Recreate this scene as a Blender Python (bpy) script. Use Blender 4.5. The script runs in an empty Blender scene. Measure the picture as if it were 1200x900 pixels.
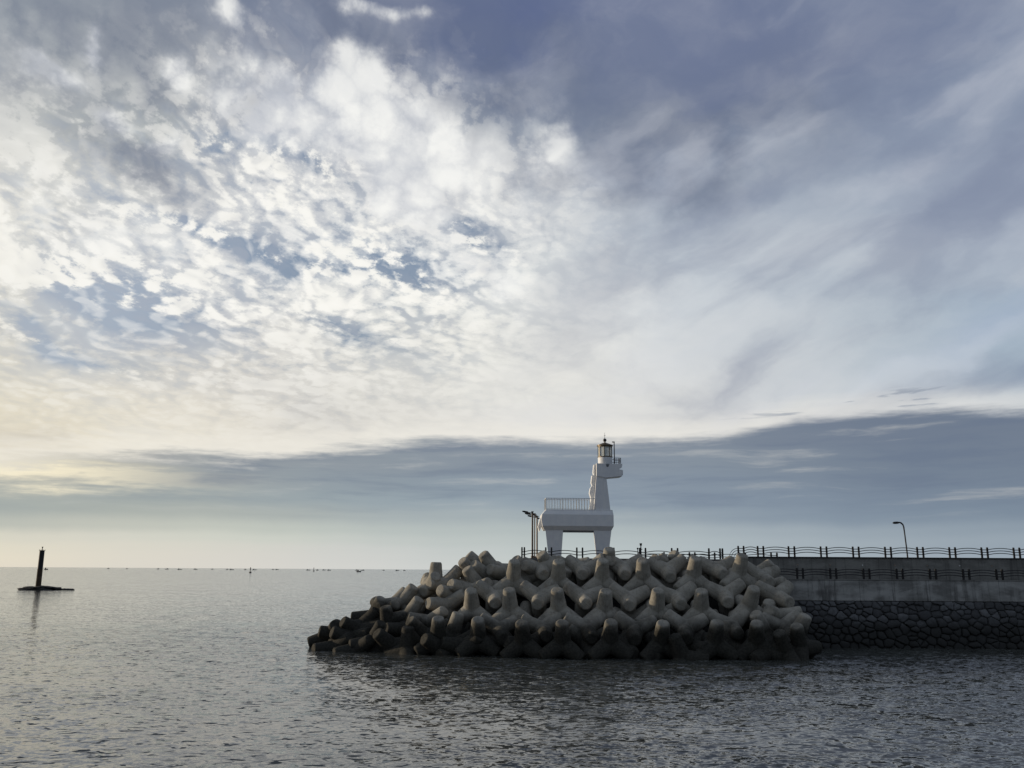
import bpy, bmesh, math, random
from mathutils import Vector, Matrix, Euler, noise as mnoise
import numpy as np

C = bpy.context.scene
COL = C.collection
R = math.radians
random.seed(7)

# ------------------------------------------------------------------ camera
EYE = 8.5                      # eye height above the water, metres
FPX = 1020.0                   # focal length for a picture 1200 wide
PITCH, ROLL = R(12.06), R(-0.35)
cam_d = bpy.data.cameras.new('camera')
cam = bpy.data.objects.new('camera', cam_d)
COL.objects.link(cam)
cam_d.sensor_width = 36.0
cam_d.lens = 36.0 * FPX / 1200.0
cam_d.clip_start, cam_d.clip_end = 0.5, 150000.0
CAM_ROT = Matrix.Rotation(math.pi / 2 + PITCH, 3, 'X') @ Matrix.Rotation(-ROLL, 3, 'Z')
cam.matrix_world = Matrix.Translation((0, 0, EYE)) @ CAM_ROT.to_4x4()
C.camera = cam


def ray(px, py):
    return (CAM_ROT @ Vector(((px - 600) / FPX, -(py - 450) / FPX, -1))).normalized()


def at(px, py, Y):
    """a point Y metres in front, on the line of sight through (px, py)"""
    d = ray(px, py)
    return Vector((0, 0, EYE)) + d * (Y / d.y)


def azel(px, py):
    d = ray(px, py)
    return math.degrees(math.atan2(d.x, d.y)), math.degrees(math.asin(d.z))


def to_px(az, el):
    a, e = R(az), R(el)
    d = Vector((math.sin(a) * math.cos(e), math.cos(a) * math.cos(e), math.sin(e)))
    c = CAM_ROT.transposed() @ d
    return 600 + FPX * c.x / -c.z, 450 - FPX * c.y / -c.z


# ------------------------------------------------------------------ node helper
class S:
    """a socket with arithmetic"""
    def __init__(s, g, sock): s.g, s.o = g, sock
    def __add__(s, b): return s.g.m('ADD', s, b)
    def __radd__(s, b): return s.g.m('ADD', b, s)
    def __sub__(s, b): return s.g.m('SUBTRACT', s, b)
    def __rsub__(s, b): return s.g.m('SUBTRACT', b, s)
    def __mul__(s, b): return s.g.m('MULTIPLY', s, b)
    def __rmul__(s, b): return s.g.m('MULTIPLY', b, s)
    def __truediv__(s, b): return s.g.m('DIVIDE', s, b)


class G:
    def __init__(g, nt):
        g.nt = nt
        nt.nodes.clear()
    def n(g, t, **kw):
        nd = g.nt.nodes.new(t)
        for k, v in kw.items(): setattr(nd, k, v)
        return nd
    def put(g, sock, v):
        if isinstance(v, S): g.nt.links.new(v.o, sock)
        elif isinstance(v, bpy.types.NodeSocket): g.nt.links.new(v, sock)
        else:
            if hasattr(sock.default_value, '__len__') and len(sock.default_value) == 4 and len(v) == 3: v = (*v, 1)
            sock.default_value = v
    def m(g, op, a, b=0.0, c=0.0, clamp=False):
        nd = g.n('ShaderNodeMath', operation=op, use_clamp=clamp)
        g.put(nd.inputs[0], a); g.put(nd.inputs[1], b); g.put(nd.inputs[2], c)
        return S(g, nd.outputs[0])
    def vm(g, op, a, b=None, scale=None):
        nd = g.n('ShaderNodeVectorMath', operation=op)
        g.put(nd.inputs[0], a)
        if b is not None: g.put(nd.inputs[1], b)
        if scale is not None: g.put(nd.inputs['Scale'], scale)
        return S(g, nd.outputs[0])
    def xyz(g, x, y, z=0.0):
        nd = g.n('ShaderNodeCombineXYZ')
        g.put(nd.inputs[0], x); g.put(nd.inputs[1], y); g.put(nd.inputs[2], z)
        return S(g, nd.outputs[0])
    def sep(g, v):
        nd = g.n('ShaderNodeSeparateXYZ'); g.put(nd.inputs[0], v)
        return [S(g, o) for o in nd.outputs]
    def noise(g, v, scale, detail=3.0, rough=0.5, dist=0.0, ntype='FBM', lac=2.0):
        nd = g.n('ShaderNodeTexNoise')
        nd.noise_type = ntype
        g.put(nd.inputs['Vector'], v)
        nd.inputs['Scale'].default_value = scale
        nd.inputs['Detail'].default_value = detail
        nd.inputs['Roughness'].default_value = rough
        nd.inputs['Lacunarity'].default_value = lac
        nd.inputs['Distortion'].default_value = dist
        return S(g, nd.outputs['Fac'])
    def voro(g, v, scale, feature='F1', rand=1.0, out='Distance'):
        nd = g.n('ShaderNodeTexVoronoi', feature=feature)
        g.put(nd.inputs['Vector'], v)
        nd.inputs['Scale'].default_value = scale
        nd.inputs['Randomness'].default_value = rand
        return S(g, nd.outputs[out])
    def sm(g, x, a, b, lo=0.0, hi=1.0, kind='SMOOTHSTEP'):
        nd = g.n('ShaderNodeMapRange', interpolation_type=kind)
        g.put(nd.inputs[0], x)
        for i, v in enumerate((a, b, lo, hi)): g.put(nd.inputs[i + 1], v)
        return S(g, nd.outputs[0])
    def mix(g, f, a, b, blend='MIX'):
        nd = g.n('ShaderNodeMix', data_type='RGBA', blend_type=blend)
        nd.clamp_factor = True
        g.put(nd.inputs[0], f); g.put(nd.inputs[6], a); g.put(nd.inputs[7], b)
        return S(g, nd.outputs[2])
    def ramp(g, f, stops, interp='LINEAR'):
        nd = g.n('ShaderNodeValToRGB')
        r = nd.color_ramp; r.interpolation = interp
        while len(r.elements) < len(stops): r.elements.new(0.5)
        for e, (p, c) in zip(r.elements, stops):
            e.position = p
            e.color = (*c, 1) if len(c) == 3 else c
        g.put(nd.inputs[0], f)
        return S(g, nd.outputs[0])
    def gray(g, v):
        return g.xyz(v, v, v)


def lin(c):
    return tuple(((v / 255) / 12.92 if v <= 10.3 else (((v / 255) + 0.055) / 1.055) ** 2.4) for v in c)


# ------------------------------------------------------------------ sky
SUN_AZ, SUN_EL = -74.0, 7.0          # degrees from straight ahead (left is minus), and up
world = bpy.data.worlds.new('World')
C.world = world
world.use_nodes = True
STR = 0.1


def build_world():
    g = G(world.node_tree)
    tc = g.n('ShaderNodeTexCoord')
    d = S(g, tc.outputs['Generated'])
    x, y, z = g.sep(d)
    DEG = 57.29578
    az0 = g.m('ARCTAN2', x, y) * DEG
    zc = g.m('MAXIMUM', z, -0.02)
    el0 = g.m('ARCSINE', zc) * DEG
    sky = g.n('ShaderNodeTexSky', sky_type='NISHITA')
    sky.sun_disc = False
    sky.sun_elevation = R(SUN_EL)
    sky.sun_rotation = R(SUN_AZ)
    sky.air_density, sky.dust_density, sky.ozone_density = 1.0, 1.5, 1.5
    nish = g.vm('SCALE', S(g, sky.outputs[0]), scale=STR)
    # coordinates on a flat cloud deck
    inv = g.m('DIVIDE', 1.0, g.m('MAXIMUM', z, 0.0) + 0.12)
    qx, qy = x * inv, y * inv
    q = g.xyz(qx, qy, 0.0)
    # deck rotated so that streaks run away to the right
    ca, sa = math.cos(R(38)), math.sin(R(38))
    sx, sy = qx * ca + qy * sa, qy * ca - qx * sa
    qs = g.xyz(sx * 0.42, sy, 0.0)
    aev = g.xyz(az0 * 0.1, el0 * 0.16, 0.0)
    w1 = g.noise(aev, 1.0, 5, 0.55) - 0.5
    w2 = g.noise(g.vm('ADD', aev, (17.3, 4.1, 2.0)), 1.0, 5, 0.55) - 0.5
    hw = g.sm(el0, 3.0, 14.0, 0.15, 1.0)
    az = az0 + w1 * 10.0 * hw
    el = el0 + w2 * 6.0 * hw

    # broad colours of the cloud cover
    XS = [0, 150, 300, 450, 600, 750, 900, 1050, 1200]
    UP = {
        -260: [(116, 129, 148)] * 9,
        0: [(146, 154, 163), (136, 144, 155), (100, 112, 140), (102, 113, 140), (88, 101, 140), (114, 124, 151), (108, 119, 148), (114, 127, 154), (118, 132, 160)],
        75: [(186, 188, 190), (136, 144, 153), (172, 175, 182), (112, 122, 146), (92, 105, 136), (116, 126, 151), (110, 120, 146), (120, 131, 156), (128, 141, 164)],
        150: [(206, 206, 203), (144, 153, 156), (196, 198, 203), (194, 196, 200), (136, 147, 163), (106, 117, 140), (102, 114, 139), (134, 146, 168), (146, 157, 176)],
        225: [(230, 228, 219), (212, 212, 209), (206, 209, 213), (222, 222, 220), (208, 210, 213), (156, 167, 184), (152, 164, 180), (162, 172, 188), (166, 176, 192)],
        300: [(232, 229, 218), (212, 215, 217), (220, 221, 221), (223, 227, 229), (233, 234, 231), (201, 209, 215), (186, 195, 205), (176, 185, 197), (174, 184, 197)],
        375: [(212, 210, 201), (204, 207, 211), (220, 219, 215), (229, 229, 224), (235, 235, 229), (215, 218, 221), (186, 195, 204), (176, 187, 198), (152, 171, 190)],
        440: [(216, 210, 193), (212, 209, 200), (214, 211, 205), (223, 222, 216), (227, 226, 220), (221, 222, 220), (198, 203, 209), (180, 191, 200), (168, 183, 196)],
        490: [(230, 220, 196), (228, 221, 204), (226, 221, 210), (220, 218, 211), (222, 221, 217), (222, 222, 219), (216, 217, 217), (206, 210, 214), (196, 201, 208)],
        530: [(236, 226, 202), (232, 225, 208), (228, 223, 212), (224, 221, 214), (226, 224, 220), (224, 223, 220), (218, 219, 218), (210, 213, 216), (200, 205, 211)],
    }
    LOW = {
        478: [(168, 168, 164), (155, 159, 160), (153, 158, 162), (141, 150, 159), (129, 139, 152), (125, 135, 149), (117, 128, 145), (111, 123, 141), (113, 125, 143)],
        520: [(178, 176, 168), (151, 155, 157), (151, 157, 161), (142, 151, 160), (133, 143, 155), (133, 143, 155), (123, 134, 149), (112, 124, 142), (115, 127, 144)],
        548: [(196, 192, 178), (155, 160, 161), (145, 153, 160), (141, 151, 160), (135, 146, 158), (139, 150, 161), (127, 139, 153), (117, 130, 146), (117, 130, 147)],
        580: [(161, 169, 167), (155, 164, 165), (153, 163, 167), (146, 160, 169), (141, 156, 169), (135, 149, 164), (127, 141, 157), (121, 135, 152), (119, 133, 150)],
        606: [(177, 182, 175), (179, 183, 174), (177, 182, 176), (169, 178, 179), (163, 174, 179), (159, 170, 176), (137, 151, 165), (129, 144, 159), (125, 140, 156)],
        626: [(218, 214, 198), (210, 209, 198), (202, 207, 196), (189, 196, 192), (181, 190, 189), (175, 185, 187), (165, 176, 183), (155, 167, 176), (149, 162, 173)],
        645: [(228, 220, 200), (220, 215, 201), (212, 210, 202), (204, 206, 203), (189, 197, 196), (181, 191, 193), (167, 178, 185), (155, 167, 177), (147, 160, 172)],
        668: [(226, 217, 200), (220, 214, 202), (214, 211, 204), (208, 209, 206), (197, 203, 201), (191, 199, 199), (177, 187, 192), (165, 176, 184), (157, 169, 179)],
    }

    def look(tab, px, py):
        ys = sorted(tab)
        px = min(max(px, 0), 1200); py = min(max(py, ys[0]), ys[-1])
        j = max(i for i in range(len(ys)) if ys[i] <= py); j2 = min(j + 1, len(ys) - 1)
        t = 0 if j2 == j else (py - ys[j]) / (ys[j2] - ys[j])
        i = min(int(px // 150), 7); s = px / 150 - i
        out = []
        for k in range(3):
            a = tab[ys[j]][i][k] * (1 - s) + tab[ys[j]][i + 1][k] * s
            b = tab[ys[j2]][i][k] * (1 - s) + tab[ys[j2]][i + 1][k] * s
            out.append(a * (1 - t) + b * t)
        return lin(out)

    AZS = [-42, -35, -30, -25, -20, -15, -10, -5, 0, 5, 10, 15, 20, 25, 30, 35, 42]

    def table(tab, els, azs, els_s):
        f = g.sm(azs, -45, 45, 0, 1, 'LINEAR')
        col, prev = None, None
        for e in els:
            st = [((a + 45) / 90, look(tab, *to_px(a, e))) for a in AZS]
            c = g.ramp(f, st, 'B_SPLINE')
            if col is None: col = c
            else: col = g.mix(g.sm(els_s, prev, e), col, c)
            prev = e
        return col

    up_els = [azel(600, yy)[1] for yy in (535, 500, 455, 410, 360, 310, 260, 210, 160, 110, 60, 10, -60)]
    low_els = [azel(600, yy)[1] for yy in (667, 655, 645, 634, 622, 606, 588, 565, 545, 520, 490)]
    up = table(UP, up_els, az, el)
    low = table(LOW, low_els, az0 + w1 * 6.0, el0 + w2 * 1.2)

    # soft billows everywhere in the upper cover
    def blob(px, py, wx, wy, rot=0.0):
        a, e = azel(px, py)
        ux, uy = az - a, el - e
        c_, s_ = math.cos(R(rot)), math.sin(R(rot))
        k = FPX / DEG
        p = (ux * c_ + uy * s_) * (k / wx)
        r = (uy * c_ - ux * s_) * (k / wy)
        return g.m('POWER', 2.718, (p * p + r * r) * -1.0)

    soft = g.noise(g.vm('ADD', g.xyz(az0 * 0.085, el0 * 0.15, 0.0), g.xyz(w1 * 0.7, w2 * 0.7, 0.0)), 1.0, 7, 0.55, 0.2)
    up = g.mix(g.sm(soft, 0.40, 0.72, 0.0, 0.20), up, lin((236, 236, 234)), 'MIX')
    up = g.mix(g.sm(soft, 0.50, 0.28, 0.0, 0.22), up, lin((112, 122, 148)), 'MIX')

    # broken altocumulus on the left: bright tufts, blue holes between
    ww1 = g.noise(aev, 1.6, 2, 0.5) - 0.5
    ww2 = g.noise(g.vm('ADD', aev, (9.1, 3.3, 0.7)), 1.6, 2, 0.5) - 0.5
    def billow(v, scale, gains):
        tot, s_ = None, scale
        for k, a_ in enumerate(gains):
            nn = g.noise(g.vm('ADD', v, (k * 5.17, k * 2.3, k * 7.7)), s_, 0.0, 0.5)
            t = g.m('ABSOLUTE', nn * 2.0 - 1.0) * a_
            tot = t if tot is None else tot + t
            s_ *= 2.03
        return tot
    lv = g.m('LOGARITHM', zc + 0.12, 2.71828) * 4.0
    lu = az0 * 0.098
    cr, sr = math.cos(R(-17)), math.sin(R(-17))
    pu, pw = lu * cr + lv * sr, lv * cr - lu * sr
    pv = g.xyz(pu * 0.86 + ww1 * 0.5, pw + ww2 * 0.5, 3.0)
    def ragged(v, sc, amt):
        nd = g.n('ShaderNodeTexNoise')
        g.put(nd.inputs['Vector'], v)
        nd.inputs['Scale'].default_value = sc
        nd.inputs['Detail'].default_value = 5
        nd.inputs['Roughness'].default_value = 0.62
        dv = g.vm('SUBTRACT', S(g, nd.outputs['Color']), (0.5, 0.5, 0.5))
        return g.vm('ADD', v, g.vm('SCALE', dv, scale=amt))
    def cloudlets(v, s1):
        return 1.0 - (g.voro(v, s1, 'F1', 1.0) * 0.62 + g.voro(g.vm('ADD', v, (3.7, 1.9, 0.4)), s1 * 2.3, 'F1', 1.0) * 0.40)
    rv = ragged(pv, 5.0, 0.09)
    cu = cloudlets(rv, 4.4)
    cu_off = cloudlets(g.vm('ADD', rv, (-0.030, -0.040, 0.0)), 4.4)
    big = g.noise(g.xyz(pu * 0.66, pw, 8.0), 1.7, 9, 0.62, 0.0)
    reg = blob(170, 310, 330, 130, 0) + blob(470, 280, 150, 120, 0) * 0.9 + blob(350, 160, 150, 80, 0) * 0.7
    reg = g.m('MINIMUM', reg, 1.0)
    dens = (cu - 0.58) * 0.72 + (big - 0.5) * 1.45 + (g.noise(g.xyz(pu * 0.85, pw, 2.0), 12.0, 6, 0.66) - 0.5) * 1.0 + reg * 0.04
    tuft = g.sm(dens, -0.06, 0.12) * reg
    holes_at = (blob(465, 318, 50, 22, -28) + blob(548, 268, 46, 14, -22) + blob(290, 285, 140, 13, -8) + blob(125, 335, 85, 26, -10)
                + blob(335, 172, 55, 13, -15) + blob(80, 410, 80, 12, -10) * 0.8 + blob(420, 400, 70, 14, -20) * 0.5 + blob(255, 172, 40, 16, 10) * 0.6)
    hole = g.m('MINIMUM', g.sm(dens, -0.06, -0.26) * reg * 0.55 + g.sm(dens, 0.14, -0.08) * g.m('MINIMUM', holes_at * 1.25, 1.0), 1.0)
    blue = g.mix(0.55, nish, lin((114, 140, 176)))
    blue = g.mix(g.sm(az0, -12, -28, 0.0, 0.5), blue, lin((184, 194, 208)))
    up = g.mix(tuft * 0.80, up, lin((251, 249, 242)))
    up = g.mix(hole * 0.85, up, blue)
    lit = g.sm(cu_off - cu, -0.16, 0.16, -1.0, 1.0, 'LINEAR')
    up = g.mix(g.m('MAXIMUM', lit, 0.0) * reg * g.sm(big, 0.62, 0.40, 0.14, 0.42), up, lin((172, 177, 188)))
    up = g.mix(g.m('MAXIMUM', lit * -1.0, 0.0) * reg * 0.40, up, lin((255, 253, 248)))
    # heaped cloud heads, upper left
    hv = ragged(g.xyz(lu, lv, 21.0), 4.0, 0.30)
    hb = 1.0 - (g.voro(hv, 1.9, 'SMOOTH_F1', 1.0) * 0.65 + g.voro(hv, 4.6, 'F1', 1.0) * 0.40)
    hb = hb - 0.22
    heap = hb * 0.9 + big * 0.8 - 0.15
    hreg = (blob(340, 115, 80, 58) + blob(440, 170, 80, 50, -35) * 0.8 + blob(120, 260, 120, 40, -15) * 0.6 + blob(570, 330, 80, 45, -30) * 0.8 + blob(640, 185, 26, 60, -30) * 0.7 + blob(300, 130, 40, 40) + blob(415, 92, 40, 34) + blob(108, 45, 12, 30) + blob(205, 82, 20, 20) + blob(45, 75, 34, 18, -20)
            + blob(190, 180, 26, 18, 35) + blob(460, 12, 70, 14, 10) + blob(120, 150, 28, 20, -40) + blob(255, 12, 30, 16, -40) + blob(500, 200, 90, 70, -30))
    up = g.mix(g.sm(heap + hreg * 0.36, 0.56, 1.0) * g.m('MINIMUM', hreg * 1.3, 1.0) * 0.85, up, g.mix(g.sm(hb, 0.12, 0.48), lin((196, 200, 208)), lin((246, 246, 243))))
    dreg = blob(185, 85, 70, 70, 20) + blob(165, 190, 70, 30, -20) + blob(40, 20, 70, 30, 0) + blob(690, 205, 120, 34, 8) + blob(860, 190, 130, 30, 18) + blob(20, 95, 60, 14, -12) + blob(430, 50, 120, 26, -20) + blob(600, 100, 120, 70, -20)
    up = g.mix(g.m('MINIMUM', dreg * g.sm(heap, 0.75, 0.35), 1.0) * 0.62, up, lin((104, 114, 136)))
    # thin dark veil streaks across the right
    cv, sv = math.cos(R(20)), math.sin(R(20))
    vx, vy = az0 * cv + el0 * sv, el0 * cv - az0 * sv
    veil = g.noise(g.xyz(vx * 0.055 + w1 * 0.5, vy * 0.17 + w2 * 0.5, 5.0), 1.0, 6, 0.5, 0.2)
    vreg = g.sm(az0, -4, 10)
    up = g.mix(g.sm(veil, 0.54, 0.36) * vreg * 0.42, up, lin((104, 116, 146)))
    up = g.mix(g.sm(veil, 0.52, 0.68) * vreg * 0.30, up, lin((214, 217, 224)))
    up = g.mix(blob(1130, 408, 130, 11, 24) * 0.55, up, lin((208, 214, 222)))
    up = g.mix(blob(1180, 372, 110, 20, 22) * 0.45, up, lin((142, 162, 188)))

    # low grey-blue bank with a ragged top edge
    ed = [(0, 534), (60, 530), (130, 525), (300, 526), (420, 518), (500, 511), (600, 512), (700, 516), (780, 513), (850, 507), (930, 489), (1000, 484), (1100, 478), (1200, 477)]
    st = []
    for px, py in ed:
        a, e = azel(px, py)
        st.append(((a + 45) / 90, (e / 20,) * 3))
    edge = g.sep(g.ramp(g.sm(az0, -45, 45, 0, 1, 'LINEAR'), st, 'LINEAR'))[0] * 20.0
    rag = g.noise(g.xyz(az0 * 0.10, el0 * 1.1, 1.0), 1.0, 6, 0.62, 0.2) - 0.5
    rag2 = g.noise(g.xyz(az0 * 0.45, el0 * 2.4, 4.0), 1.0, 5, 0.6, 0.3) - 0.5
    el_r = el0 + (rag * 1.5 + rag2 * 0.7) * g.sm(az0, 6, -22, 0.8, 1.9)
    under = edge - el_r
    bank = g.sm(under, -0.25, g.sm(az0, 8, -25, 0.6, 1.3))
    # bright rim just above the bank
    up = g.mix(g.sm(under, -1.6, -0.1) * g.sm(az0, 31, 4, 0.25, 0.55), up, lin((240, 236, 226)))
    # light slots inside the bank
    slot = g.noise(g.xyz(az0 * 0.095 + w1 * 0.3, el0 * 1.0 + w2 * 0.9, 9.0), 1.0, 7, 0.58, 0.2)
    low = g.mix(g.sm(slot, 0.54, 0.74) * g.sm(el0, 2.8, 4.6) * 0.42, low, lin((206, 206, 202)))
    low = g.mix(g.sm(slot, 0.54, 0.32) * g.sm(el0, 2.6, 5.0) * 0.34, low, lin((98, 112, 136)))
    a0, e0 = azel(20, 553)
    low = g.mix(g.m('POWER', 2.718, ((az0 - a0) * (az0 - a0) * 0.016 + (el_r - e0) * (el_r - e0) * 2.2) * -1.0), low, lin((246, 236, 208)))
    # loose dark shreds over the bank, right
    shred = g.noise(g.xyz(az0 * 0.22 , el0 * 1.9 - az0 * 0.06, 12.0), 1.0, 5, 0.55, 0.4)
    sreg = g.sm(under, -1.9, -0.6) * g.sm(under, -0.05, -0.35) * g.sm(az0, 10, 22)
    up = g.mix(g.sm(shred, 0.55, 0.66) * sreg * 0.75, up, lin((132, 143, 160)))
    col = g.mix(bank, up, low)
    # the sky behind and overhead is a duller grey
    back = g.mix(g.sm(el0, 0, 60), lin((116, 128, 143)), lin((123, 134, 152)))
    back = g.mix(g.sm(soft, 0.35, 0.65, 0.0, 0.30), back, lin((150, 156, 166)))
    col = g.mix(g.sm(g.m('ABSOLUTE', az0), 42, 85), col, back)
    col = g.mix(g.sm(el0, 38, 58), col, back)
    # warm glow round the veiled sun, out of the picture on the left
    s = Vector((math.sin(R(SUN_AZ)) * math.cos(R(SUN_EL)), math.cos(R(SUN_AZ)) * math.cos(R(SUN_EL)), math.sin(R(SUN_EL))))
    nd = g.n('ShaderNodeVectorMath', operation='DOT_PRODUCT')
    g.put(nd.inputs[0], d); nd.inputs[1].default_value = s
    cs = S(g, nd.outputs['Value'])
    col = g.mix(g.sm(cs, 0.80, 0.99) * 0.85, col, (1.12, 1.03, 0.86))
    bg = g.n('ShaderNodeBackground')
    g.put(bg.inputs[0], g.vm('SCALE', col, scale=1.0 / STR))
    bg.inputs[1].default_value = STR
    out = g.n('ShaderNodeOutputWorld')
    g.nt.links.new(bg.outputs[0], out.inputs[0])


build_world()
sun_d = bpy.data.lights.new('sun', 'SUN')
sun_d.energy = 2.8
sun_d.angle = R(0.5)
sun_d.color = (1.0, 0.83, 0.62)
sun = bpy.data.objects.new('sun', sun_d)
COL.objects.link(sun)
_s = Vector((math.sin(R(SUN_AZ)) * math.cos(R(SUN_EL)), math.cos(R(SUN_AZ)) * math.cos(R(SUN_EL)), math.sin(R(SUN_EL))))
sun.rotation_euler = _s.to_track_quat('Z', 'Y').to_euler()
C.view_settings.view_transform = 'Standard'
C.view_settings.look = 'None'
C.view_settings.exposure = 0.0
C.view_settings.gamma = 1.0
C.render.engine = 'CYCLES'
C.cycles.max_bounces = 6
C.cycles.glossy_bounces = 3
C.cycles.sample_clamp_indirect = 4.0

#@@STRUCTURE
# ------------------------------------------------------------------ materials
def new_mat(name):
    m = bpy.data.materials.new(name)
    m.use_nodes = True
    g = G(m.node_tree)
    out = g.n('ShaderNodeOutputMaterial')
    b = g.n('ShaderNodeBsdfPrincipled')
    m.node_tree.links.new(b.outputs[0], out.inputs[0])
    return m, g, b


def bump(g, b, h, strength, dist):
    nd = g.n('ShaderNodeBump')
    nd.inputs['Strength'].default_value = strength
    nd.inputs['Distance'].default_value = dist
    g.put(nd.inputs['Height'], h)
    g.nt.links.new(nd.outputs[0], b.inputs['Normal'])
    return nd


def geo_pos(g):
    return S(g, g.n('ShaderNodeNewGeometry').outputs['Position'])


def mat_sea():
    m, g, b = new_mat('sea_water')
    p = geo_pos(g)
    x, y, z = g.sep(p)
    b.inputs['Base Color'].default_value = (0.060, 0.064, 0.058, 1)
    b.inputs['Roughness'].default_value = 0.07
    b.inputs['IOR'].default_value = 1.58
    # ripple slopes taken straight from noise, so far water still averages the right way
    def slope(scale, sx, off, detail, dist):
        v = g.xyz(x * sx + off, y + off, off)
        nd = g.n('ShaderNodeTexNoise')
        g.put(nd.inputs['Vector'], v)
        nd.inputs['Scale'].default_value = scale
        nd.inputs['Detail'].default_value = detail
        nd.inputs['Roughness'].default_value = 0.55
        nd.inputs['Distortion'].default_value = dist
        r, gg, bb = g.sep(S(g, nd.outputs['Color']))
        return r - 0.5, gg - 0.5
    patch = g.noise(g.xyz(x * 0.030 + y * 0.004, y * 0.055, 2.0), 1.0, 5, 0.6, 0.4)
    harbour = g.sm(x * 0.9 - y * 0.34, -34, 10) * g.sm(y, 150, 110)
    ax, ay = slope(2.7, 0.72, 3.0, 4, 0.5)
    bx, by = slope(0.55, 0.7, 11.0, 2, 0.3)
    amp = g.sm(patch, 0.34, 0.66, 0.55, 1.35) * (1.0 + harbour * 1.9) * g.sm(y, 140, 500, 1.0, 1.7)
    # steep little fronts facing the shore
    fr = g.noise(g.xyz(x * 0.55 + y * 0.08, y * 1.15, 5.0), 2.3, 2, 0.45, 0.7)
    front = g.sm(fr, 0.605 - g.sm(patch, 0.4, 0.7, 0.0, 0.035), 0.70 - harbour * 0.02)
    sxx = (ax * 0.46 + bx * 0.16) * amp
    syy = (ay * 0.48 + by * 0.18) * amp - front * g.sm(harbour, 0.0, 1.0, 0.52, 0.32) - harbour * 0.085 - 0.004
    nv = g.vm('NORMALIZE', g.xyz(sxx, syy, 1.0))
    g.put(b.inputs['Normal'], nv)
    return m


M = {}
M['sea'] = mat_sea()


# ------------------------------------------------------------------ mesh helpers
def link_mesh(name, verts, faces, mat, parent=None, smooth=False):
    me = bpy.data.meshes.new(name)
    me.from_pydata(verts, [], faces)
    me.update()
    if smooth: me.polygons.foreach_set('use_smooth', [True] * len(me.polygons))
    o = bpy.data.objects.new(name, me)
    COL.objects.link(o)
    if mat: me.materials.append(mat)
    if parent: o.parent = parent
    return o


def tag(o, label=None, cat=None, group=None, kind=None):
    if label: o['label'] = label
    if cat: o['category'] = cat
    if group: o['group'] = group
    if kind: o['kind'] = kind
    return o


# ------------------------------------------------------------------ sea: one sheet out to the horizon
def build_sea():
    def axis(lo, hi, step, far, grow, far_lo):
        a = list(np.arange(lo, hi + step * 0.5, step))
        s, p = step, a[-1]
        while p < far:
            s *= grow; p += s; a.append(min(p, far))
        s, p, neg = step, a[0], []
        while p > far_lo:
            s *= grow; p -= s; neg.append(max(p, far_lo))
        return np.array(neg[::-1] + a)
    X = axis(-62, 62, 0.34, 70000, 1.30, -70000)
    Y = axis(30, 125, 0.20, 70000, 1.25, -3000)
    gx, gy = np.meshgrid(X, Y)
    rng = np.random.default_rng(5)
    zz = np.zeros_like(gx)
    fade = np.clip((gy - 22) / 8, 0, 1) * np.clip((420 - gy) / 220, 0, 1) * np.clip((150 - np.abs(gx)) / 80, 0, 1)
    for k in range(70):
        lam = 1.1 * (9.0 / 1.1) ** rng.random()
        th = R(-100) + rng.normal(0, 0.55)
        kx, ky = math.cos(th) * 2 * math.pi / lam, math.sin(th) * 2 * math.pi / lam
        amp = 0.0014 * lam ** 0.9
        ph = gx * kx + gy * ky + rng.random() * 6.28
        fk = fade * np.clip((lam * 130 - gy) / 60, 0, 1) if lam < 3 else fade
        zz += amp * (np.sin(ph) + 0.25 * np.cos(2 * ph)) * fk
    nv = gx.size
    co = np.stack([gx, gy, zz], -1).reshape(-1, 3)
    ny, nx = gx.shape
    i = np.arange(nv).reshape(ny, nx)
    f = np.stack([i[:-1, :-1], i[:-1, 1:], i[1:, 1:], i[1:, :-1]], -1).reshape(-1, 4)
    me = bpy.data.meshes.new('sea')
    me.vertices.add(nv); me.vertices.foreach_set('co', co.astype(np.float32).ravel())
    me.loops.add(f.size); me.loops.foreach_set('vertex_index', f.astype(np.int32).ravel())
    me.polygons.add(len(f)); me.polygons.foreach_set('loop_start', np.arange(0, f.size, 4, dtype=np.int32))
    me.polygons.foreach_set('use_smooth', np.ones(len(f), dtype=bool))
    me.update(calc_edges=True)
    me.materials.append(M['sea'])
    o = bpy.data.objects.new('sea', me)
    COL.objects.link(o)
    tag(o, 'grey rippled sea reaching the horizon', 'sea', kind='structure')
    return o


build_sea()


# ------------------------------------------------------------------ more materials
def simple(name, col, rough=0.7, metal=0.0, var=0.15, scale=3.0, bstr=0.2, bdist=0.01):
    m, g, b = new_mat(name)
    p = geo_pos(g)
    n1 = g.noise(p, scale, 5, 0.6)
    c0 = tuple(c * (1 - var) for c in col); c1 = tuple(min(1, c * (1 + var)) for c in col)
    g.put(b.inputs['Base Color'], g.mix(g.sm(n1, 0.3, 0.7), c0, c1))
    b.inputs['Roughness'].default_value = rough
    b.inputs['Metallic'].default_value = metal
    if bstr: bump(g, b, n1, bstr, bdist)
    return m


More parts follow.
